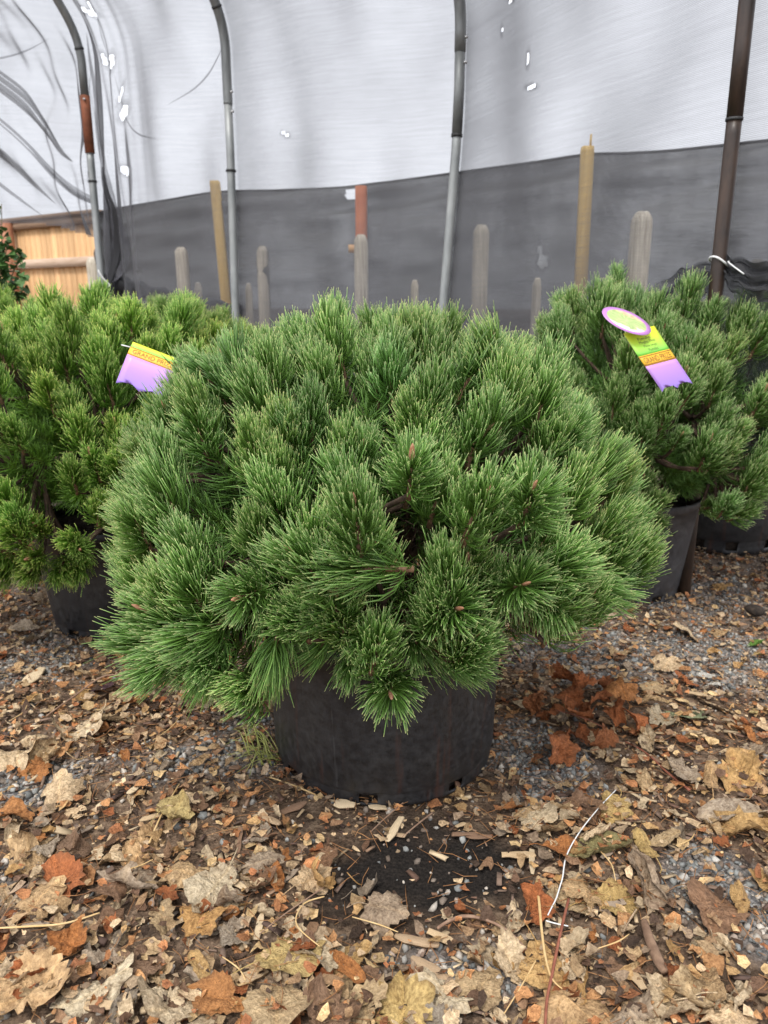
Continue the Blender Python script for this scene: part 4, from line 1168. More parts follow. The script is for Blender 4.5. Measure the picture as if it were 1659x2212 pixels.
# ------------------------------------------------------------------ hoop house: shade net
ends = [dict(p=(1.78, 1.21), zb=2.1, foot=(0, 0))]+HOOP+[dict(p=(-3.05, 5.05), zb=2.25, foot=(0, 0)), dict(p=(-4.6, 5.1), zb=2.25, foot=(0, 0))]
OFF = .045
HL = []
NT = 236
for h in ends:
    ln_ = hoop_line(h, OFF, 24, 12, 10, 1.2, .45)
    # resample evenly
    d_ = [0]
    for a_, b_ in zip(ln_, ln_[1:]): d_.append(d_[-1]+(b_-a_).length)
    tt = np.linspace(0, d_[-1], NT)
    A_ = np.array([tuple(v_) for v_ in ln_]); HL.append(np.stack([np.interp(tt, d_, A_[:, k]) for k in range(3)], 1))
HL = np.array(HL)                                 # hoops x NT x 3
NSEG = 118
cols_ = []; spos = []
for i in range(len(HL)-1):
    for k in range(NSEG): cols_.append(HL[i]*(1-k/NSEG)+HL[i+1]*(k/NSEG)); spos.append(i+k/NSEG)
cols_.append(HL[-1]); spos.append(len(HL)-1)
NETV = np.array(cols_); spos = np.array(spos); ns_ = len(spos)     # ns x NT x 3
sg = spos[:, None]; tg_ = np.linspace(0, 1, NT)[None]
fr = sg-np.floor(sg)
outn = np.array([.6, .8, 0])
sag = .07*np.sin(np.pi*fr)*(.6+.4*tg_)
diag = (.045*np.sin(9*fr+11*tg_+.6*sg)*np.exp(-((fr-.2)/.3)**2)+.012*np.sin(17*fr-8*tg_+2*sg))*np.sin(np.pi*fr)
near4 = np.exp(-((sg-4)/.22)**2)
fold = near4*(.035*np.sin(52*(sg-4)+7*tg_)+.02*np.sin(95*(sg-4)-12*tg_))*np.clip(1.25-tg_, 0, 1)
left = np.clip((sg-4)/.15, 0, 1)*(sg > 4)
lw_ = left*(.045*np.sin(26*(tg_-.35*(sg-4))+2.0)+.02*np.sin(61*(tg_-.42*(sg-4))+.5))
disp = -sag+diag+fold+lw_
NETV = NETV+outn[None, None]*disp[..., None]
vid = np.arange(ns_*NT).reshape(ns_, NT)
quads = np.stack([vid[:-1, :-1], vid[1:, :-1], vid[1:, 1:], vid[:-1, 1:]], -1).reshape(-1, 4)
flatV = NETV.reshape(-1, 3); flatV0 = flatV.copy()
bvh = BVHTree.FromPolygons([tuple(v_) for v_ in flatV], [tuple(q_) for q_ in quads.tolist()])
CAM0 = Vector((0, 0, CAMZ))
def on_net(px, py, lift=0.0):
    h_ = bvh.ray_cast(CAM0, ray(px, py).normalized())
    if h_[0] is None: return at(px, py, 4.8)
    return h_[0]-ray(px, py).normalized()*lift
# tears: (x, y, half width, half height, slant) measured on the photograph, cut from the real cloth
TEARS = [(226, 129, 6, 14, -.35), (240, 134, 7, 17, .1), (268, 243, 7.5, 17, .15), (262, 205, 2, 20, .35), (203, 31, 6, 5, .3), (196, 15, 2, 14, -.5), (275, 369, 4, 9, .3), (289, 540, 3, 10, .1),
         (611, 289, 4, 4, 0), (620, 292, 5, 5, 0), (1140, 128, 3, 15, .1), (1147, 188, 11, 5, 0), (1084, 66, 1.6, 9, .1), (1172, 565, 11, 16, .1), (1167, 540, 4, 14, 0), (1105, 2, 6, 3, 0), (300, 588, 8, 5, .3)]
keep = np.ones(len(quads), bool); dens = np.zeros(len(flatV))
rx = flatV[:, 0]; ry = flatV[:, 1]; rz = flatV[:, 2]-CAMZ
dd = np.maximum(ry*_c-rz*_s, .05); PX = 829.5+FPX*rx/dd; PY = 1106-FPX*(ry*_s+rz*_c)/dd
for (tx, ty, ax_, ay_, sl) in TEARS:
    # ellipse fixed on the cloth itself
    c0 = on_net(tx, ty); ex_ = on_net(tx+ax_, ty)-c0; ey_ = on_net(tx-sl*ay_, ty+ay_)-c0
    Aex, Aey = np.array(ex_), np.array(ey_)
    n_ = np.cross(Aex, Aey); Mi = np.linalg.inv(np.stack([Aex, Aey, n_/np.linalg.norm(n_)], 1))
    q_ = (flatV-np.array(c0)) @ Mi.T
    rr_ = np.hypot(q_[:, 0], q_[:, 1]); rr_[np.abs(q_[:, 2]) > .3] = 99
    ins = rr_ < 1.0
    # pull the cloth's edge on to the outline of the tear
    ring = (rr_ > .75) & (rr_ < 1.3)
    sc_ = (1.0+.12*np.sin(5*np.arctan2(q_[ring, 1], q_[ring, 0])))/rr_[ring]
    flatV[ring] = np.array(c0)+(q_[ring]*np.stack([sc_, sc_, np.ones(ring.sum())], 1)) @ np.stack([Aex, Aey, n_/np.linalg.norm(n_)], 1).T
    core = rr_ < .98
    
    dens = np.maximum(dens, .16*np.clip((1.9-rr_)/.9, 0, 1))
    qc = (flatV0[quads].mean(1)-np.array(c0)) @ Mi.T
    keep &= ~((np.hypot(qc[:, 0], qc[:, 1]) < 1.0) & (np.abs(qc[:, 2]) < .3))
# the open end at the far left: the cloth stops above the wooden fence
sq = spos[:, None].repeat(NT, 1).ravel()
zq = flatV[:, 2]
low = np.where(sq > 4.02, 1.40+.05*np.sin(9*sq)-.04*np.clip(sq-4.0, 0, 1), .5)
keep &= ~((zq < low)[quads].any(1))
used = np.zeros(len(flatV), bool); used[quads[keep].ravel()] = True
remap = np.cumsum(used)-1
netme = mk('shade_net', flatV[used], remap[quads[keep]], True, np.stack([dens[used]]*3, 1))
uvl = netme.uv_layers.new(name='UVMap')
vi = np.zeros(len(netme.loops), np.int32); netme.loops.foreach_get('vertex_index', vi)
uvs = np.stack([sq*1.4, np.tile(np.linspace(0, 3.3, NT), ns_)], 1)[used]
uvl.data.foreach_set('uv', uvs[vi].astype(np.float32).ravel())
net = ob('shade_net', netme, M_NET, label='grey see-through shade net stretched over the hoop pipes, with white tears', cat='shade net')

def net_strip(px_pts, widths, name='fold', m_=None, lift=.03, cols=6, wave=.012):
    """a gathered pleat of the same cloth lying on the net"""
    pts = smooth_path([on_net(x_, y_, lift) for x_, y_ in px_pts], 8)
    n_ = len(pts); wd = np.interp(np.linspace(0, 1, n_), np.linspace(0, 1, len(widths)), widths)
    V = []; F = []; uv = []
    for i, p_ in enumerate(pts):
        t_ = (pts[min(i+1, n_-1)]-pts[max(i-1, 0)]).normalized(); vd = (CAM0-p_).normalized(); a_ = t_.cross(Vector((.6, .8, 0))).normalized()
        for k in range(cols+1):
            f_ = k/cols-.5
            V.append(tuple(p_+a_*(wd[i]*f_)-Vector((.6, .8, 0))*(min(wave, .10*wd[i])*math.sin(k*2.1+i*.35)+.15*wd[i]*(.25-f_*f_)))); uv.append((i*.03, k*.03))
    for i in range(n_-1):
        for k in range(cols): F.append((i*(cols+1)+k, i*(cols+1)+k+1, (i+1)*(cols+1)+k+1, (i+1)*(cols+1)+k))
    me = mk(name, V, np.array(F), True)
    ul = me.uv_layers.new(name='UVMap'); vi_ = np.zeros(len(me.loops), np.int32); me.loops.foreach_get('vertex_index', vi_)
    ul.data.foreach_set('uv', np.array(uv, np.float32)[vi_].ravel())
    return ob(name, me, m_ or M_FOLD, net)
for k, (dx, dy, w_) in enumerate([(0, -22, .02), (4, -6, .03), (-2, 6, .035), (3, 20, .018)]):
    net_strip([(-70+dx, 128+dy), (0+dx, 178+dy), (55+dx, 222+dy), (95+dx, 272+dy*.6), (130, 325+dy*.3), (158, 350)], [.02, w_, w_*1.1, w_*.9, w_*.5, .002], m_=M_NET, wave=.02, lift=.02+.006*k)
net_strip([(-60, 215), (0, 258), (60, 312), (115, 372), (160, 412), (207, 436)], [.015, .018, .022, .04, .05, .04], m_=M_FOLD)
net_strip([(-60, 226), (0, 268), (60, 322), (115, 380), (160, 418), (207, 440)], [.008, .010, .012, .03, .03, .02], m_=M_FOLD)
net_strip([(-60, 350), (0, 398), (45, 432), (95, 468)], [.02, .025, .02, .002])
net_strip([(-60, 300), (0, 330), (60, 385), (120, 440)], [.03, .05, .04, .003], m_=M_NET)
net_strip([(-40, 130), (10, 124), (60, 108), (105, 84)], [.008, .012, .010, .001])
net_strip([(486, 86), (470, 125), (446, 165), (415, 195), (362, 226)], [.001, .008, .012, .010, .001], m_=M_NET)
net_strip([(187, 70), (196, 140), (207, 210), (214, 290), (224, 370), (240, 440), (256, 520), (262, 570), (240, 608)], [.002, .03, .04, .05, .06, .13, .17, .15, .03])
net_strip([(222, 360), (232, 420), (244, 470), (250, 540), (236, 612)], [.02, .05, .09, .10, .02], m_=M_ROLL)
net_strip([(196, 150), (192, 230), (196, 300), (188, 400)], [.001, .015, .02, .001])
net_strip([(246, 160), (258, 200), (274, 260), (300, 290), (340, 300)], [.001, .006, .008, .01, .001], m_=M_NET)
net_strip([(208, 30), (220, 80), (232, 118)], [.001, .008, .001], m_=M_NET)
net_strip([(270, 275), (276, 330), (282, 400), (280, 470)], [.001, .03, .03, .001], m_=M_NET)
# rolled-up lower edge tied to the pipes
def roll(pts, rad, name='rolled_edge'):
    P_ = smooth_path(pts, 8); n_ = len(P_)
    rr_ = np.interp(np.linspace(0, 1, n_), np.linspace(0, 1, len(rad)), rad)*(1+.16*np.sin(np.arange(n_)*1.9))
    V, F4, F3 = tube_arrays(P_, rr_, 12)
    V = V+RNG.normal(0, .005, V.shape)
    mb = MB(); mb.add(V, F4, F3); return ob(name, mb.mesh(name, True), M_ROLL, net)
p1 = on_pipe(lines[0], 1.08)[0]; p4 = on_pipe(lines[3], 1.09)[0]
oN = Vector((.6, .8, 0))
roll([p4+oN*.05, p4+oN*.06+Vector((.10, -.03, -.02)), p4+oN*.06+Vector((.45, -.17, -.11)), p4+oN*.06+Vector((.85, -.36, -.17))], [.03, .05, .05, .04])
roll([p4+oN*.04+Vector((.02, 0, .05)), p4+oN*.05+Vector((.03, -.01, -.05)), p4+oN*.05+Vector((.05, -.01, -.3))], [.03, .05, .06])
def swag(pts, widths, seed, m_=None):
    """loose cloth gathered along a line: a sheet with pleats running along it"""
    rg = random.Random(seed); P_ = smooth_path(pts, 10); n_ = len(P_); k_ = 14
    wd = np.interp(np.linspace(0, 1, n_), np.linspace(0, 1, len(widths)), widths); ph = [rg.uniform(0, 6) for _ in range(4)]
    V, F, uv = [], [], []
    for i, p_ in enumerate(P_):
        for k in range(k_+1):
            f_ = k/k_-.5; o_ = .012*math.sin(f_*13+ph[0]+i*.16)+.007*math.sin(f_*29+ph[1]-i*.27)+.008*math.sin(i*.45+ph[3]+f_*5)
            V.append(tuple(p_+Vector((0, 0, 1))*(wd[i]*f_+.006*math.sin(i*.7+ph[2]))+oN*(o_*min(1, wd[i]/.08)))); uv.append((i*.03, k*.02))
    F = [(i*(k_+1)+k, i*(k_+1)+k+1, (i+1)*(k_+1)+k+1, (i+1)*(k_+1)+k) for i in range(n_-1) for k in range(k_)]
    me = mk('gathered_edge', V, np.array(F), True); ul = me.uv_layers.new(name='UVMap'); vi_ = np.zeros(len(me.loops), np.int32); me.loops.foreach_get('vertex_index', vi_)
    ul.data.foreach_set('uv', np.array(uv, np.float32)[vi_].ravel())
    return ob('gathered_edge', me, m_ or M_SWAG, net)
swag([at(1390, 672, 2.66), at(1450, 630, 2.60), at(1495, 602, 2.56), p1+oN*.045+Vector((0, 0, -.01))], [.12, .11, .085, .03], 1)
swag([at(1420, 668, 2.68), at(1470, 640, 2.62), at(1505, 622, 2.57), p1+oN*.055+Vector((0, 0, -.02))], [.10, .12, .10, .03], 2)
swag([p1+oN*.045+Vector((0, 0, -.01)), at(1570, 576, 2.44), at(1615, 592, 2.36), at(1700, 605, 2.2), at(1800, 610, 2.0)], [.03, .065, .08, .075, .08], 3)
swag([p1+oN*.06+Vector((0, 0, -.02)), at(1575, 590, 2.46), at(1620, 612, 2.38), at(1700, 620, 2.22), at(1800, 625, 2.0)], [.03, .08, .10, .10, .10], 4)
# white ties
tie = empty('cord_tie', p1, 'white cord tying the rolled net to the dark right pipe', 'cord', 'white cord ties')
loop_ = [p1+Vector((math.cos(q_)*.028, math.sin(q_)*.028, .004*math.sin(q_*2)+.012*math.cos(q_)*-1)) for q_ in np.linspace(0, 6.28, 20)]
mb = MB(); mb.tube([q_-p1 for q_ in loop_], .0035, 6); ob('loop', mb.mesh('loop', True), M_WHITE, tie)
mb = MB(); mb.tube([q_-p1 for q_ in smooth_path([p1+Vector((.025, -.015, 0)), at(1575, 568, 2.38), at(1607, 592, 2.33)], 5)], .0022, 5); ob('tail', mb.mesh('tail', True), M_WHITE, tie)
tie = empty('cord_tie', p4, 'pale cord holding the net at the left pipe with the rust sleeve', 'cord', 'white cord ties')
mb = MB(); mb.tube([q_-p4 for q_ in smooth_path([at(212, 583, 4.86), at(222, 600, 4.86), at(238, 616, 4.86)], 4)], .004, 5); ob('tail', mb.mesh('tail', True), M_WHITE, tie)
mb = MB(); mb.tube([q_-p4 for q_ in smooth_path([at(238, 616, 4.86), at(228, 622, 4.86), at(218, 628, 4.86)], 4)], .005, 5); ob('loop', mb.mesh('loop', True), M_WHITE, tie)

# ------------------------------------------------------------------ fabric fence behind
FT = [(200, 462, 7.9), (250, 450, 7.6), (355, 432, 7.1), (470, 414, 6.6), (600, 410, 6.45), (720, 405, 6.3), (785, 399, 6.22), (900, 384, 5.92), (1030, 366, 5.6), (1150, 350, 5.33), (1268, 333, 5.05), (1350, 330, 4.93), (1440, 325, 4.8), (1540, 315, 4.68), (1659, 302, 4.55), (1800, 290, 4.40), (2000, 280, 4.2)]
top = smooth_path([at(*q_) for q_ in FT], 12)
nr = 60; V = []; uv = []
for i, tp_ in enumerate(top):
    for j in range(nr+1):
        f_ = j/nr; z_ = tp_.z*(1-f_)
        sw = .02*math.sin(21*f_+i*.08)+.012*math.sin(47*f_-i*.13+1)+.006*math.sin(90*f_+i*.31)
        if f_ < .12: sw += .03*math.sin(60*f_+i*.05)
        V.append((tp_.x+.5*sw, tp_.y+sw, max(z_, .02))); uv.append((i*.06, z_))
nn = nr+1
F = [(i*nn+j, (i+1)*nn+j, (i+1)*nn+j+1, i*nn+j+1) for i in range(len(top)-1) for j in range(nr)]
VA = np.array(V); hole = at(762, 420, 6.27)
def in_hole(v_): return ((v_[0]-hole.x)/.055)**2+((v_[2]-hole.z)/.042)**2 < 1
F = [q_ for q_ in F if not in_hole(VA[list(q_)].mean(0))]
me = mk('fabric_fence', V, np.array(F), True)
ul = me.uv_layers.new(name='UVMap'); vi_ = np.zeros(len(me.loops), np.int32); me.loops.foreach_get('vertex_index', vi_); ul.data.foreach_set('uv', np.array(uv, np.float32)[vi_].ravel())
fence = ob('fabric_fence', me, M_FABRIC, label='dark grey fabric windbreak fence running behind the shade net', cat='fence')
mb = MB(); mb.tube([p_+Vector((0, -.004, -.004)) for p_ in top], .009, 6); ob('top_hem', mb.mesh('top_hem', True), M_ROLL, fence)

# stakes and posts between net and fence
def stake(px, py_top, Y, w, m_, label, name, cat, px_base=None, py_base=None, dep=None, group=None, extra=None):
    t_ = at(px, py_top, Y); b_ = at(px_base, py_base, Y) if px_base else Vector((t_.x, t_.y, 0))
    d = (t_-b_); k = t_.z/d.z if px_base else 1; foot = t_-d*k
    mb = MB(); dep = dep or w
    ax_ = (t_-foot).normalized()
    for_ = [(0, 1), (.985, 1), (1, .94)]
    V = []; F = []
    for (f_, s_) in for_:
        c_ = foot.lerp(t_, f_)
        for (sx, sy) in ((-1, -1), (1, -1), (1, 1), (-1, 1)): V.append(tuple(c_+Vector((sx*w/2*s_, sy*dep/2*s_, 0))-foot))
    for j in range(2):
        for k_ in range(4): F.append((j*4+k_, j*4+(k_+1) % 4, (j+1)*4+(k_+1) % 4, (j+1)*4+k_))
    F.append((8, 9, 10, 11)); F.append((3, 2, 1, 0))
    o = ob(name, mk(name, V, np.array(F)), m_, loc=foot, label=label, cat=cat, group=group)
    return o
s1 = stake(464, 391, 6.5, .070, M_YWOOD, 'leaning yellow wooden stake at the left, against the fabric fence', 'wooden_stake', 'stake', 488, 645, group='yellow wooden stakes')
s2 = stake(1269, 317, 4.95, .066, M_YWOOD, 'tall yellow wooden stake on the right with a splinter on top', 'wooden_stake', 'stake', 1253, 640, group='yellow wooden stakes')
a_ = at(1275, 320, 4.95); b_ = at(1277, 290, 4.95); mb = MB(); mb.tube([a_-Vector(s2.location), b_-Vector(s2.location)], [.008, .006], 5); ob('splinter', mb.mesh('splinter'), M_YWOOD, s2)
t_ = at(780, 402, 6.15); mb = MB(); mb.tube([(0, 0, 0), (0, 0, t_.z-.004), (0, 0, t_.z)], [.045, .045, .041], 18)
ob('steel_post', mb.mesh('steel_post', True), M_REDPOST, loc=(t_.x, t_.y, 0), label='red brown round post behind the middle weathered post', cat='post')

def gpost(px, py_top, ztop, w, label, name='weathered_post', group='weathered grey posts', lean=0.0):
    d = ray(px, py_top); k = (ztop-CAMZ)/d.z; t_ = CAM0+d*k
    V = []; F = []; ch = .28
    outl = []
    for (sx, sy) in ((-1, -1), (1, -1), (1, 1), (-1, 1)):
        if sx*sy > 0: outl += [(sx*(1), sy*(1-ch)), (sx*(1-ch), sy*1)] if sx > 0 else [(sx*1, sy*(1-ch)), (sx*(1-ch), sy*1)]
        else: outl += [(sx*(1-ch), sy*1), (sx*1, sy*(1-ch))]
    outl.sort(key=lambda q_: math.atan2(q_[1], q_[0]))
    H = t_.z; rings = [(0, 1), (H*.5, .99), (H-.055, 1), (H-.035, .93), (H-.012, .72), (H, .5)]
    for (z_, s_) in rings:
        for (x_, y_) in outl: V.append((x_*w/2*s_+lean*z_+random.gauss(0, .0012), y_*w/2*s_+random.gauss(0, .0012), z_))
    for j in range(len(rings)-1):
        for k_ in range(8): F.append((j*8+k_, j*8+(k_+1) % 8, (j+1)*8+(k_+1) % 8, (j+1)*8+k_))
    V.append((lean*H, 0, H+.002)); tris = [((len(rings)-1)*8+k_, (len(rings)-1)*8+(k_+1) % 8, len(V)-1) for k_ in range(8)]
    return ob(name, mk(name, V, [np.array(F), np.array(tris)]), M_GWOOD, loc=(t_.x-lean*H, t_.y, 0), label=label, cat='post', group=group)
gpost(1388, 457, 1.42, .092, 'tall weathered post at the right between yellow stake and dark pipe')
gpost(1040, 486, 1.42, .092, 'weathered post just right of the dented galvanised pipe')
pm = gpost(780, 507, 1.42, .092, 'weathered post standing in front of the red brown post')
gpost(567, 532, 1.41, .088, 'weathered post right of the galvanised pipe at the left')
gpost(391, 534, 1.41, .092, 'weathered post left of the leaning yellow stake', lean=-.012)
gpost(199, 556, 1.41, .10, 'weathered post in front of the wooden fence near the net pipe')
gpost(60, 578, 1.40, .12, 'weathered post at the far left behind the green shrub')
gpost(1637, 560, 1.05+.2, .085, 'weathered post seen through the net at the right edge')
q_ = at(759, 537, pm.location.y+.02)-Vector(pm.location); mb = MB(); mb.box((q_.x-.02, .02, q_.z-.026), (.0, .045, q_.z+.026)); ob('nailed_board', mb.mesh('nailed_board'), M_CEDAR, pm)
for (px_, py_, lb) in [(330, 620, 'thin short stake low behind the left pines, leftmost'), (427, 610, 'thin short stake between weathered post and yellow stake'), (537, 612, 'thin short stake left of the weathered post by the pipe'),
                       (896, 605, 'thin short stake above the top of the middle pine'), (1161, 600, 'thin short stake at the gap between middle and right pines')]:
    gpost(px_, py_, 1.10, .045, lb, 'short_stake', 'thin short stakes')

# ------------------------------------------------------------------ cedar fence at the left
FA, FB = at(-330, 531, 11.0), at(215, 458, 7.98)
FA.z = FB.z = 1.83
dirf = (FB-FA); dirf.z = 0; Lf = dirf.length; dirf.normalize(); angf = math.atan2(dirf.y, dirf.x)
cf = empty('wooden_fence', (FA.x, FA.y, 0), 'orange cedar board fence with pale rails at the far left', 'fence')
cf.rotation_euler = (0, 0, angf)
mb = MB(); mb.box((0, -.009, .05), (.089, .009, 1.755)); bme = mb.mesh('board'); bme.materials.append(M_CEDAR)
nb = int(Lf/.094)
for i in range(nb):
    o = bpy.data.objects.new('board', bme); COL.objects.link(o); o.parent = cf; o.location = (i*.094, random.uniform(-.002, .002), random.uniform(-.004, .004)); o.rotation_euler = (0, random.gauss(0, .002), 0)
def fb(name, lo, hi, m_): mb = MB(); mb.box(lo, hi); return ob(name, mb.mesh(name), m_, cf)
fb('cap', (-.05, -.075, 1.815), (Lf+.02, .055, 1.85), M_CEDCAP)
fb('rail', (0, -.052, 1.735), (Lf, -.012, 1.812), M_CEDCAP)
fb('rail', (0, -.052, 1.335), (Lf, -.012, 1.425), M_CEDRAIL)
fb('rail', (0, -.052, .87), (Lf, -.012, .955), M_CEDCAP)
for px_ in (36, -150, -300):
    d = at(px_, 520, 9); k = (d.x/d.y); # intersect the fence line in plan
    s_ = (FA.x-k*FA.y)/(k*dirf.y-dirf.x)
    fb('post', (s_-.045, -.14, 0), (s_+.045, -.054, 1.81), M_FPOST)

# ------------------------------------------------------------------ broad-leaved shrub at the left edge
sh = empty('leafy_shrub', at(-8, 900, 3.75), 'dark green small-leaved shrub at the left edge in front of the cedar fence', 'shrub')
base = Vector(sh.location); base.z = 0; sh.location = base
V = []; F = []
prof = [(0, .02), (.18, .34), (.42, .46), (.68, .34), (.88, .14), (1.0, .0)]
for (x_, w_) in prof:
    for s_ in (-1, 0, 1): V.append((x_, s_*w_, .16*abs(s_)*w_*2+.18*x_*(1-x_)-.05*x_))
for j in range(len(prof)-1):
    for k in range(2): F.append((j*3+k, j*3+k+1, (j+1)*3+k+1, (j+1)*3+k))
SLEAF = mk('leaf', V, np.array(F), True); SLEAF.materials.append(M_SHRUB)
rg = random.Random(4)
stems = [[(-5, 700), (-2, 620), (4, 540), (3, 440)], [(0, 700), (12, 640), (28, 590), (44, 552)], [(-8, 700), (-2, 600), (10, 560), (16, 520)], [(5, 700), (26, 655), (45, 635), (52, 610)], [(-30, 700), (-25, 560), (-14, 480)], [(-10, 690), (10, 660), (22, 640)]]
for st in stems:
    dy = rg.uniform(-.08, .08)
    pts = smooth_path([at(x_, y_, 3.75+dy) for x_, y_ in st], 6)
    mb = MB(); mb.tube([Vector((pts[0].x, pts[0].y, .02))-base]+[p_-base for p_ in pts], [.006]+list(np.linspace(.005, .0015, len(pts))), 5); ob('stem', mb.mesh('stem', True), M_SHRUBSTEM, sh)
    for i, p_ in enumerate(pts):
        for _ in range(3 if p_.z < 1.25 else 1):
            o = bpy.data.objects.new('leaf', SLEAF); COL.objects.link(o); o.parent = sh; o.location = p_-base+Vector((rg.gauss(0, .012), rg.gauss(0, .012), rg.gauss(0, .015)))
            o.rotation_euler = (rg.gauss(0, .6), rg.gauss(-.1, .5), rg.uniform(0, 6.28)); k = rg.uniform(.028, .05)*(.75 if p_.z > 1.3 else 1); o.scale = (k, k, k)

# ------------------------------------------------------------------ twigs, stalks, chips, wire on the ground
def stick(name, px_pts, rad, m_, label, cat, z=.018, group=None, flat=1.0, sides=6, lift=None):
    P_ = []
    for i, (x_, y_) in enumerate(px_pts):
        g = G(x_, y_, z); P_.append(Vector((g.x, g.y, ghf(g.x, g.y)+z+(lift[i] if lift else 0))))
    b_ = Vector((P_[0].x, P_[0].y, 0)); pts = smooth_path(P_, 6); n_ = len(pts)
    rr_ = np.interp(np.linspace(0, 1, n_), np.linspace(0, 1, len(rad)), rad)*(.7 if name != 'stick' else 1)
    mb = MB(); mb.tube([p_-b_ for p_ in pts], list(rr_), sides, True, flat)
    return ob(name, mb.mesh(name, True), m_, loc=b_, label=label, cat=cat, group=group)
stick('wire_strip', [(1331, 1699), (1300, 1735), (1265, 1778), (1238, 1815), (1222, 1848), (1216, 1885), (1210, 1905), (1202, 1930), (1192, 1950), (1184, 1966)], [.0016, .0018, .0018, .0017, .0016], M_WHITE, 'thin white wire strip lying across the leaves at the right', 'wire', .022, flat=.6)
stick('wire_strip', [(1180, 1978), (1200, 1984), (1228, 1990)], [.0016, .0016], M_WHITE, 'short bent white wire piece below the long strip', 'wire', .02)
stick('twig', [(1229, 1932), (1216, 1985), (1204, 2040), (1192, 2100), (1182, 2150), (1178, 2225)], [.003, .0034, .003], M_REDTWIG, 'straight red stem running down to the bottom edge', 'twig', .026)
stick('straw', [(1160, 1890), (1166, 1945), (1170, 1990), (1178, 2050), (1192, 2100), (1215, 2125)], [.0032, .003, .0018], M_STRAW, 'long straw stalk left of the straight red stem', 'straw', .026, flat=.5)
stick('twig', [(945, 1985), (975, 1970), (1010, 1964), (1055, 1975), (1100, 2000), (1140, 2040)], [.0035, .0045, .0035, .002], M_TWIG, 'curved grey brown twig below the dark soil patch', 'twig', .018)
stick('stick', [(1392, 1985), (1405, 2025), (1422, 2065), (1437, 2092)], [.0055, .008, .0085, .006], M_BROWNSTICK, 'short thick broken stick at the lower right', 'stick', .022)
stick('straw', [(582, 1678), (630, 1694), (675, 1712), (695, 1722)], [.0018, .0024, .002], M_STRAW, 'orange straw leaning at the left foot of the front pot', 'straw', .014)
stick('straw', [(322, 1815), (345, 1765), (372, 1720), (388, 1695)], [.0026, .0026, .0014], M_STRAW, 'pale straw stalk among the leaves on the left', 'straw', .022)
stick('straw', [(-10, 2008), (60, 2006), (140, 1998), (215, 1970)], [.002, .0026, .0018], M_STRAW, 'long pale stalk at the left edge near the bottom', 'straw', .026)
stick('twig', [(100, 1545), (160, 1510), (225, 1482), (275, 1482), (300, 1500), (308, 1525)], [.003, .003, .002], M_TWIG, 'arched brown stalk in front of the left pot', 'twig', .02, lift=[0, .01, .03, .03, .015, 0])
stick('twig', [(1350, 1600), (1395, 1625), (1440, 1665), (1490, 1705)], [.002, .003, .004], M_REDTWIG, 'red twig right of the rust red leaf heap', 'twig', .016)
stick('straw', [(1200, 1525), (1260, 1545), (1310, 1570)], [.0016, .0016], M_REDTWIG, 'thin red stalk crossing the rust red leaf heap', 'twig', .045)
stick('twig', [(800, 1790), (840, 1755), (900, 1705), (960, 1690)], [.0012, .002, .0022], M_TWIG, 'thin grey twig leaning at the front of the pot', 'twig', .016)
stick('twig', [(870, 1800), (905, 1770), (935, 1745)], [.002, .0025], M_TWIG, 'short twig on the dark soil in front of the pot', 'twig', .012)
stick('straw', [(1090, 2170), (1130, 2110), (1160, 2060)], [.0012, .0018], M_STRAW, 'thin straw left of the red stem at the bottom', 'straw', .02)
stick('twig', [(560, 2010), (620, 1960), (700, 1900)], [.0012, .0016], M_TWIG, 'thin twig across the left leaf litter', 'twig', .03)
stick('straw', [(690, 2030), (640, 1985), (655, 1940), (700, 1920)], [.0014, .0018], M_STRAW, 'curved yellow leaf stalk near the bottom middle', 'straw', .03)
for (a_, b2, lb) in [((480, 2060), (530, 2110), 'thin dry stalk at the bottom left of middle'), ((240, 1880), (330, 1850), 'thin dry stalk over the large grey toothed leaf'), ((760, 1960), (860, 1990), 'thin dry stalk at the front of the dark soil'), ((1290, 1830), (1330, 1900), 'thin dry stalk right of the orange triangular leaf'), ((1460, 1830), (1500, 1800), 'thin dry stalk right of the yellow green curled leaf'), ((1290, 2040), (1360, 2010), 'thin dry stalk between red stem and broken stick'), ((60, 1520), (20, 1560), 'thin dry stalk near the left edge'), ((330, 1600), (390, 1540), 'thin dry stalk in front of the left pine lobe')]:
    stick('straw', [a_, ((a_[0]+b2[0])/2+10, (a_[1]+b2[1])/2), b2], [.0012, .0018, .001], M_STRAW, lb, 'straw', .022, group='thin dry stalks')

def chip_mesh(seed):
    rg = np.random.default_rng(seed); V = []; F = []
    n_ = 5
    for i in range(n_):
        x_ = i/(n_-1)-.5; w_ = .5*rg.uniform(.75, 1.1)*(rg.uniform(.75, 1.1) if 0 < i < n_-1 else rg.uniform(.2, .85)); zc_ = .12*math.sin(i*1.3+seed)
        for (sy, sz) in ((-1, -1), (1, -1), (1, 1), (-1, 1)): V.append((x_+(rg.normal(0, .03) if i in (0, n_-1) else 0), sy*w_*rg.uniform(.85, 1.1), zc_+sz*.5*rg.uniform(.7, 1.1)))
    for i in range(n_-1):
        for k in range(4): F.append((i*4+k, i*4+(k+1) % 4, (i+1)*4+(k+1) % 4, (i+1)*4+k))
    F += [(3, 2, 1, 0), ((n_-1)*4, (n_-1)*4+1, (n_-1)*4+2, (n_-1)*4+3)]
    return np.array(V), np.array(F)
CHIPPAL = [(.80, .64, .42), (.68, .50, .30), (.56, .40, .25), (.28, .17, .105), (.46, .36, .27)]
CHIPM = []
for i in range(10):
    v_, f_ = chip_mesh(i); me = mk('wood_chip', v_, f_, False, np.tile(np.array(CHIPPAL[i % 5]), (len(v_), 1))); me.materials.append(M_CHIP); CHIPM.append(me)
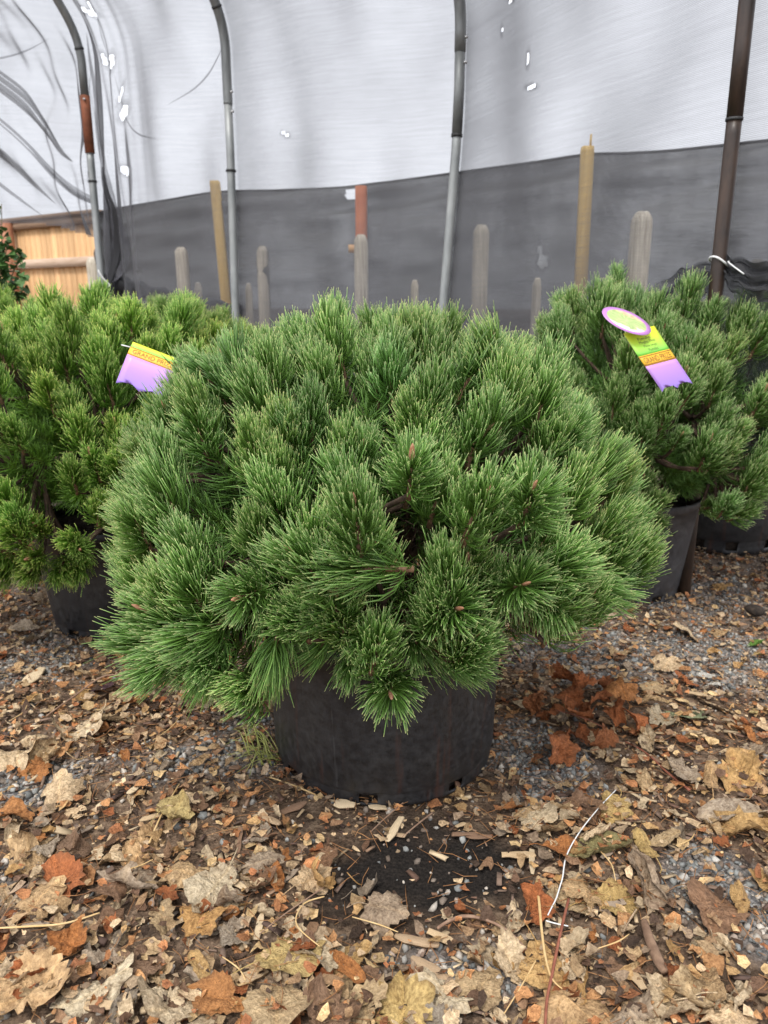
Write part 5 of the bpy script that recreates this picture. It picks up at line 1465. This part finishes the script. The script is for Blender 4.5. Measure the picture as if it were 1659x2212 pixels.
def chip(px, py, ln_, w_, rot, mi, label=None, xy=None, z=.012):
    g = xy if xy is not None else G(px, py, z); me = CHIPM[mi]
    o = bpy.data.objects.new('wood_chip', me); COL.objects.link(o); o.location = (g[0], g[1], ghf(g[0], g[1])+z)
    o.rotation_euler = (random.gauss(0, .15), random.gauss(0, .12), rot); o.scale = (ln_, w_, w_*random.uniform(.16, .34))
    o['label'] = label or ('pale splintered wood chip in the leaf litter' if mi % 5 < 3 else 'brown bark chip in the leaf litter')
    o['category'] = 'wood chip'; o['group'] = 'single wood chips' if label else ('pale wood chips' if mi % 5 < 3 else 'brown bark chips')
    return o
chip(852, 1785, .075, .017, 1.2, 0, 'pale split wood chip standing out on the dark soil before the pot')
chip(75, 1457, .085, .036, 1.5, 5, 'bleached flat wood chip at the left below the left pot')
chip(815, 1740, .035, .02, .2, 0, 'small pale chip at the left front of the pot foot', z=.014)
chip(745, 1735, .04, .02, -.2, 5, 'cream wood chip touching the pot foot near its drain hole')
chip(900, 2010, .07, .018, -.3, 2, 'large splintered chip below the dark soil patch')
chip(955, 2005, .05, .014, -.5, 1, 'tan splintered chip at the right end of the large chip')
chip(1035, 1795, .05, .012, -.2, 3, 'brown bark strip at the right of the dark soil')
chip(940, 2085, .06, .02, -.4, 2, 'tan bark chip beside the lower gravel patch')
chip(1005, 1790, .05, .013, .1, 8, 'dark bark strip on the soil right of the split chip')
chip(1120, 1835, .06, .014, -.1, 1, 'pale chip left of the orange triangular leaf')
chip(1150, 1850, .06, .013, 1.4, 0, 'pale upright splinter left of the white wire')
chip(920, 2060, .05, .018, -.6, 2, 'weathered grey tan chip left of the lower gravel')
chip(545, 2100, .05, .02, .9, 6, 'tan blocky chip in the lower left litter')
chip(450, 2105, .07, .022, -.6, 4, 'grey wood chip in the lower left litter')
CH = []
for (x_, y_) in view_points(170, lambda x, y: w_bits(x, y)*np.clip(1.4-.5*y, .15, 1), .7, 2.8):
    mi_ = random.randrange(10)
    CH.append((chip(0, 0, random.uniform(.022, .058), random.uniform(.008, .018), random.uniform(0, 6.28), mi_, xy=(x_, y_), z=random.uniform(.006, .016)), ['pale', 'light tan', 'tan', 'dark brown', 'grey brown'][mi_ % 5]+' wood chip'))
name_by_marks(CH)

# white paper scraps
for (px_, py_, s_, lb) in [(1525, 1462, .05, 'upper white paper scrap on the gravel at the right'), (1545, 1480, .06, 'lower white paper scrap on the gravel at the right')]:
    o = leaf(px_, py_, s_, 'pale', 'long', label=lb, group='white paper scraps', z=.012, tilt=.1); o.color = (.72, .70, .64, 1); o.name = 'paper_scrap'; o['category'] = 'paper'
# black clod
V = ico*np.array([.040, .032, .022])*RNG.uniform(.75, 1.25, (12, 1)); o_ = mk('soil_clod', V, icf, False)
clod = ob('soil_clod', o_, M_SOIL, loc=(*G(1628, 1330)[:2], .02), label='black lump of soil on the gravel near the right edge', cat='clod')
sb = clod.modifiers.new('round', 'SUBSURF'); sb.levels = 2; sb.render_levels = 2
# grass tuft beside the pot
gb = G(590, 1650, .0); gt = empty('grass_tuft', (gb.x, gb.y, 0), 'yellow green grass tuft at the left foot of the front pot', 'grass')
rg = random.Random(9)
for i in range(26):
    e = G(rg.uniform(485, 560), rg.uniform(1555, 1660), .03); st = Vector((rg.gauss(0, .02), rg.gauss(0, .012), .004)); en = Vector((e.x-gb.x, e.y-gb.y, rg.uniform(.005, .03)))
    md_ = st.lerp(en, .5)+Vector((rg.gauss(0, .01), rg.gauss(0, .012), rg.uniform(.012, .045)))
    mb = MB(); pp = smooth_path([st, md_, en], 4); mb.tube(pp, list(np.linspace(.0016, .0006, len(pp))), 4, True, .4); ob('blade', mb.mesh('blade', True), M_GRASS, gt)
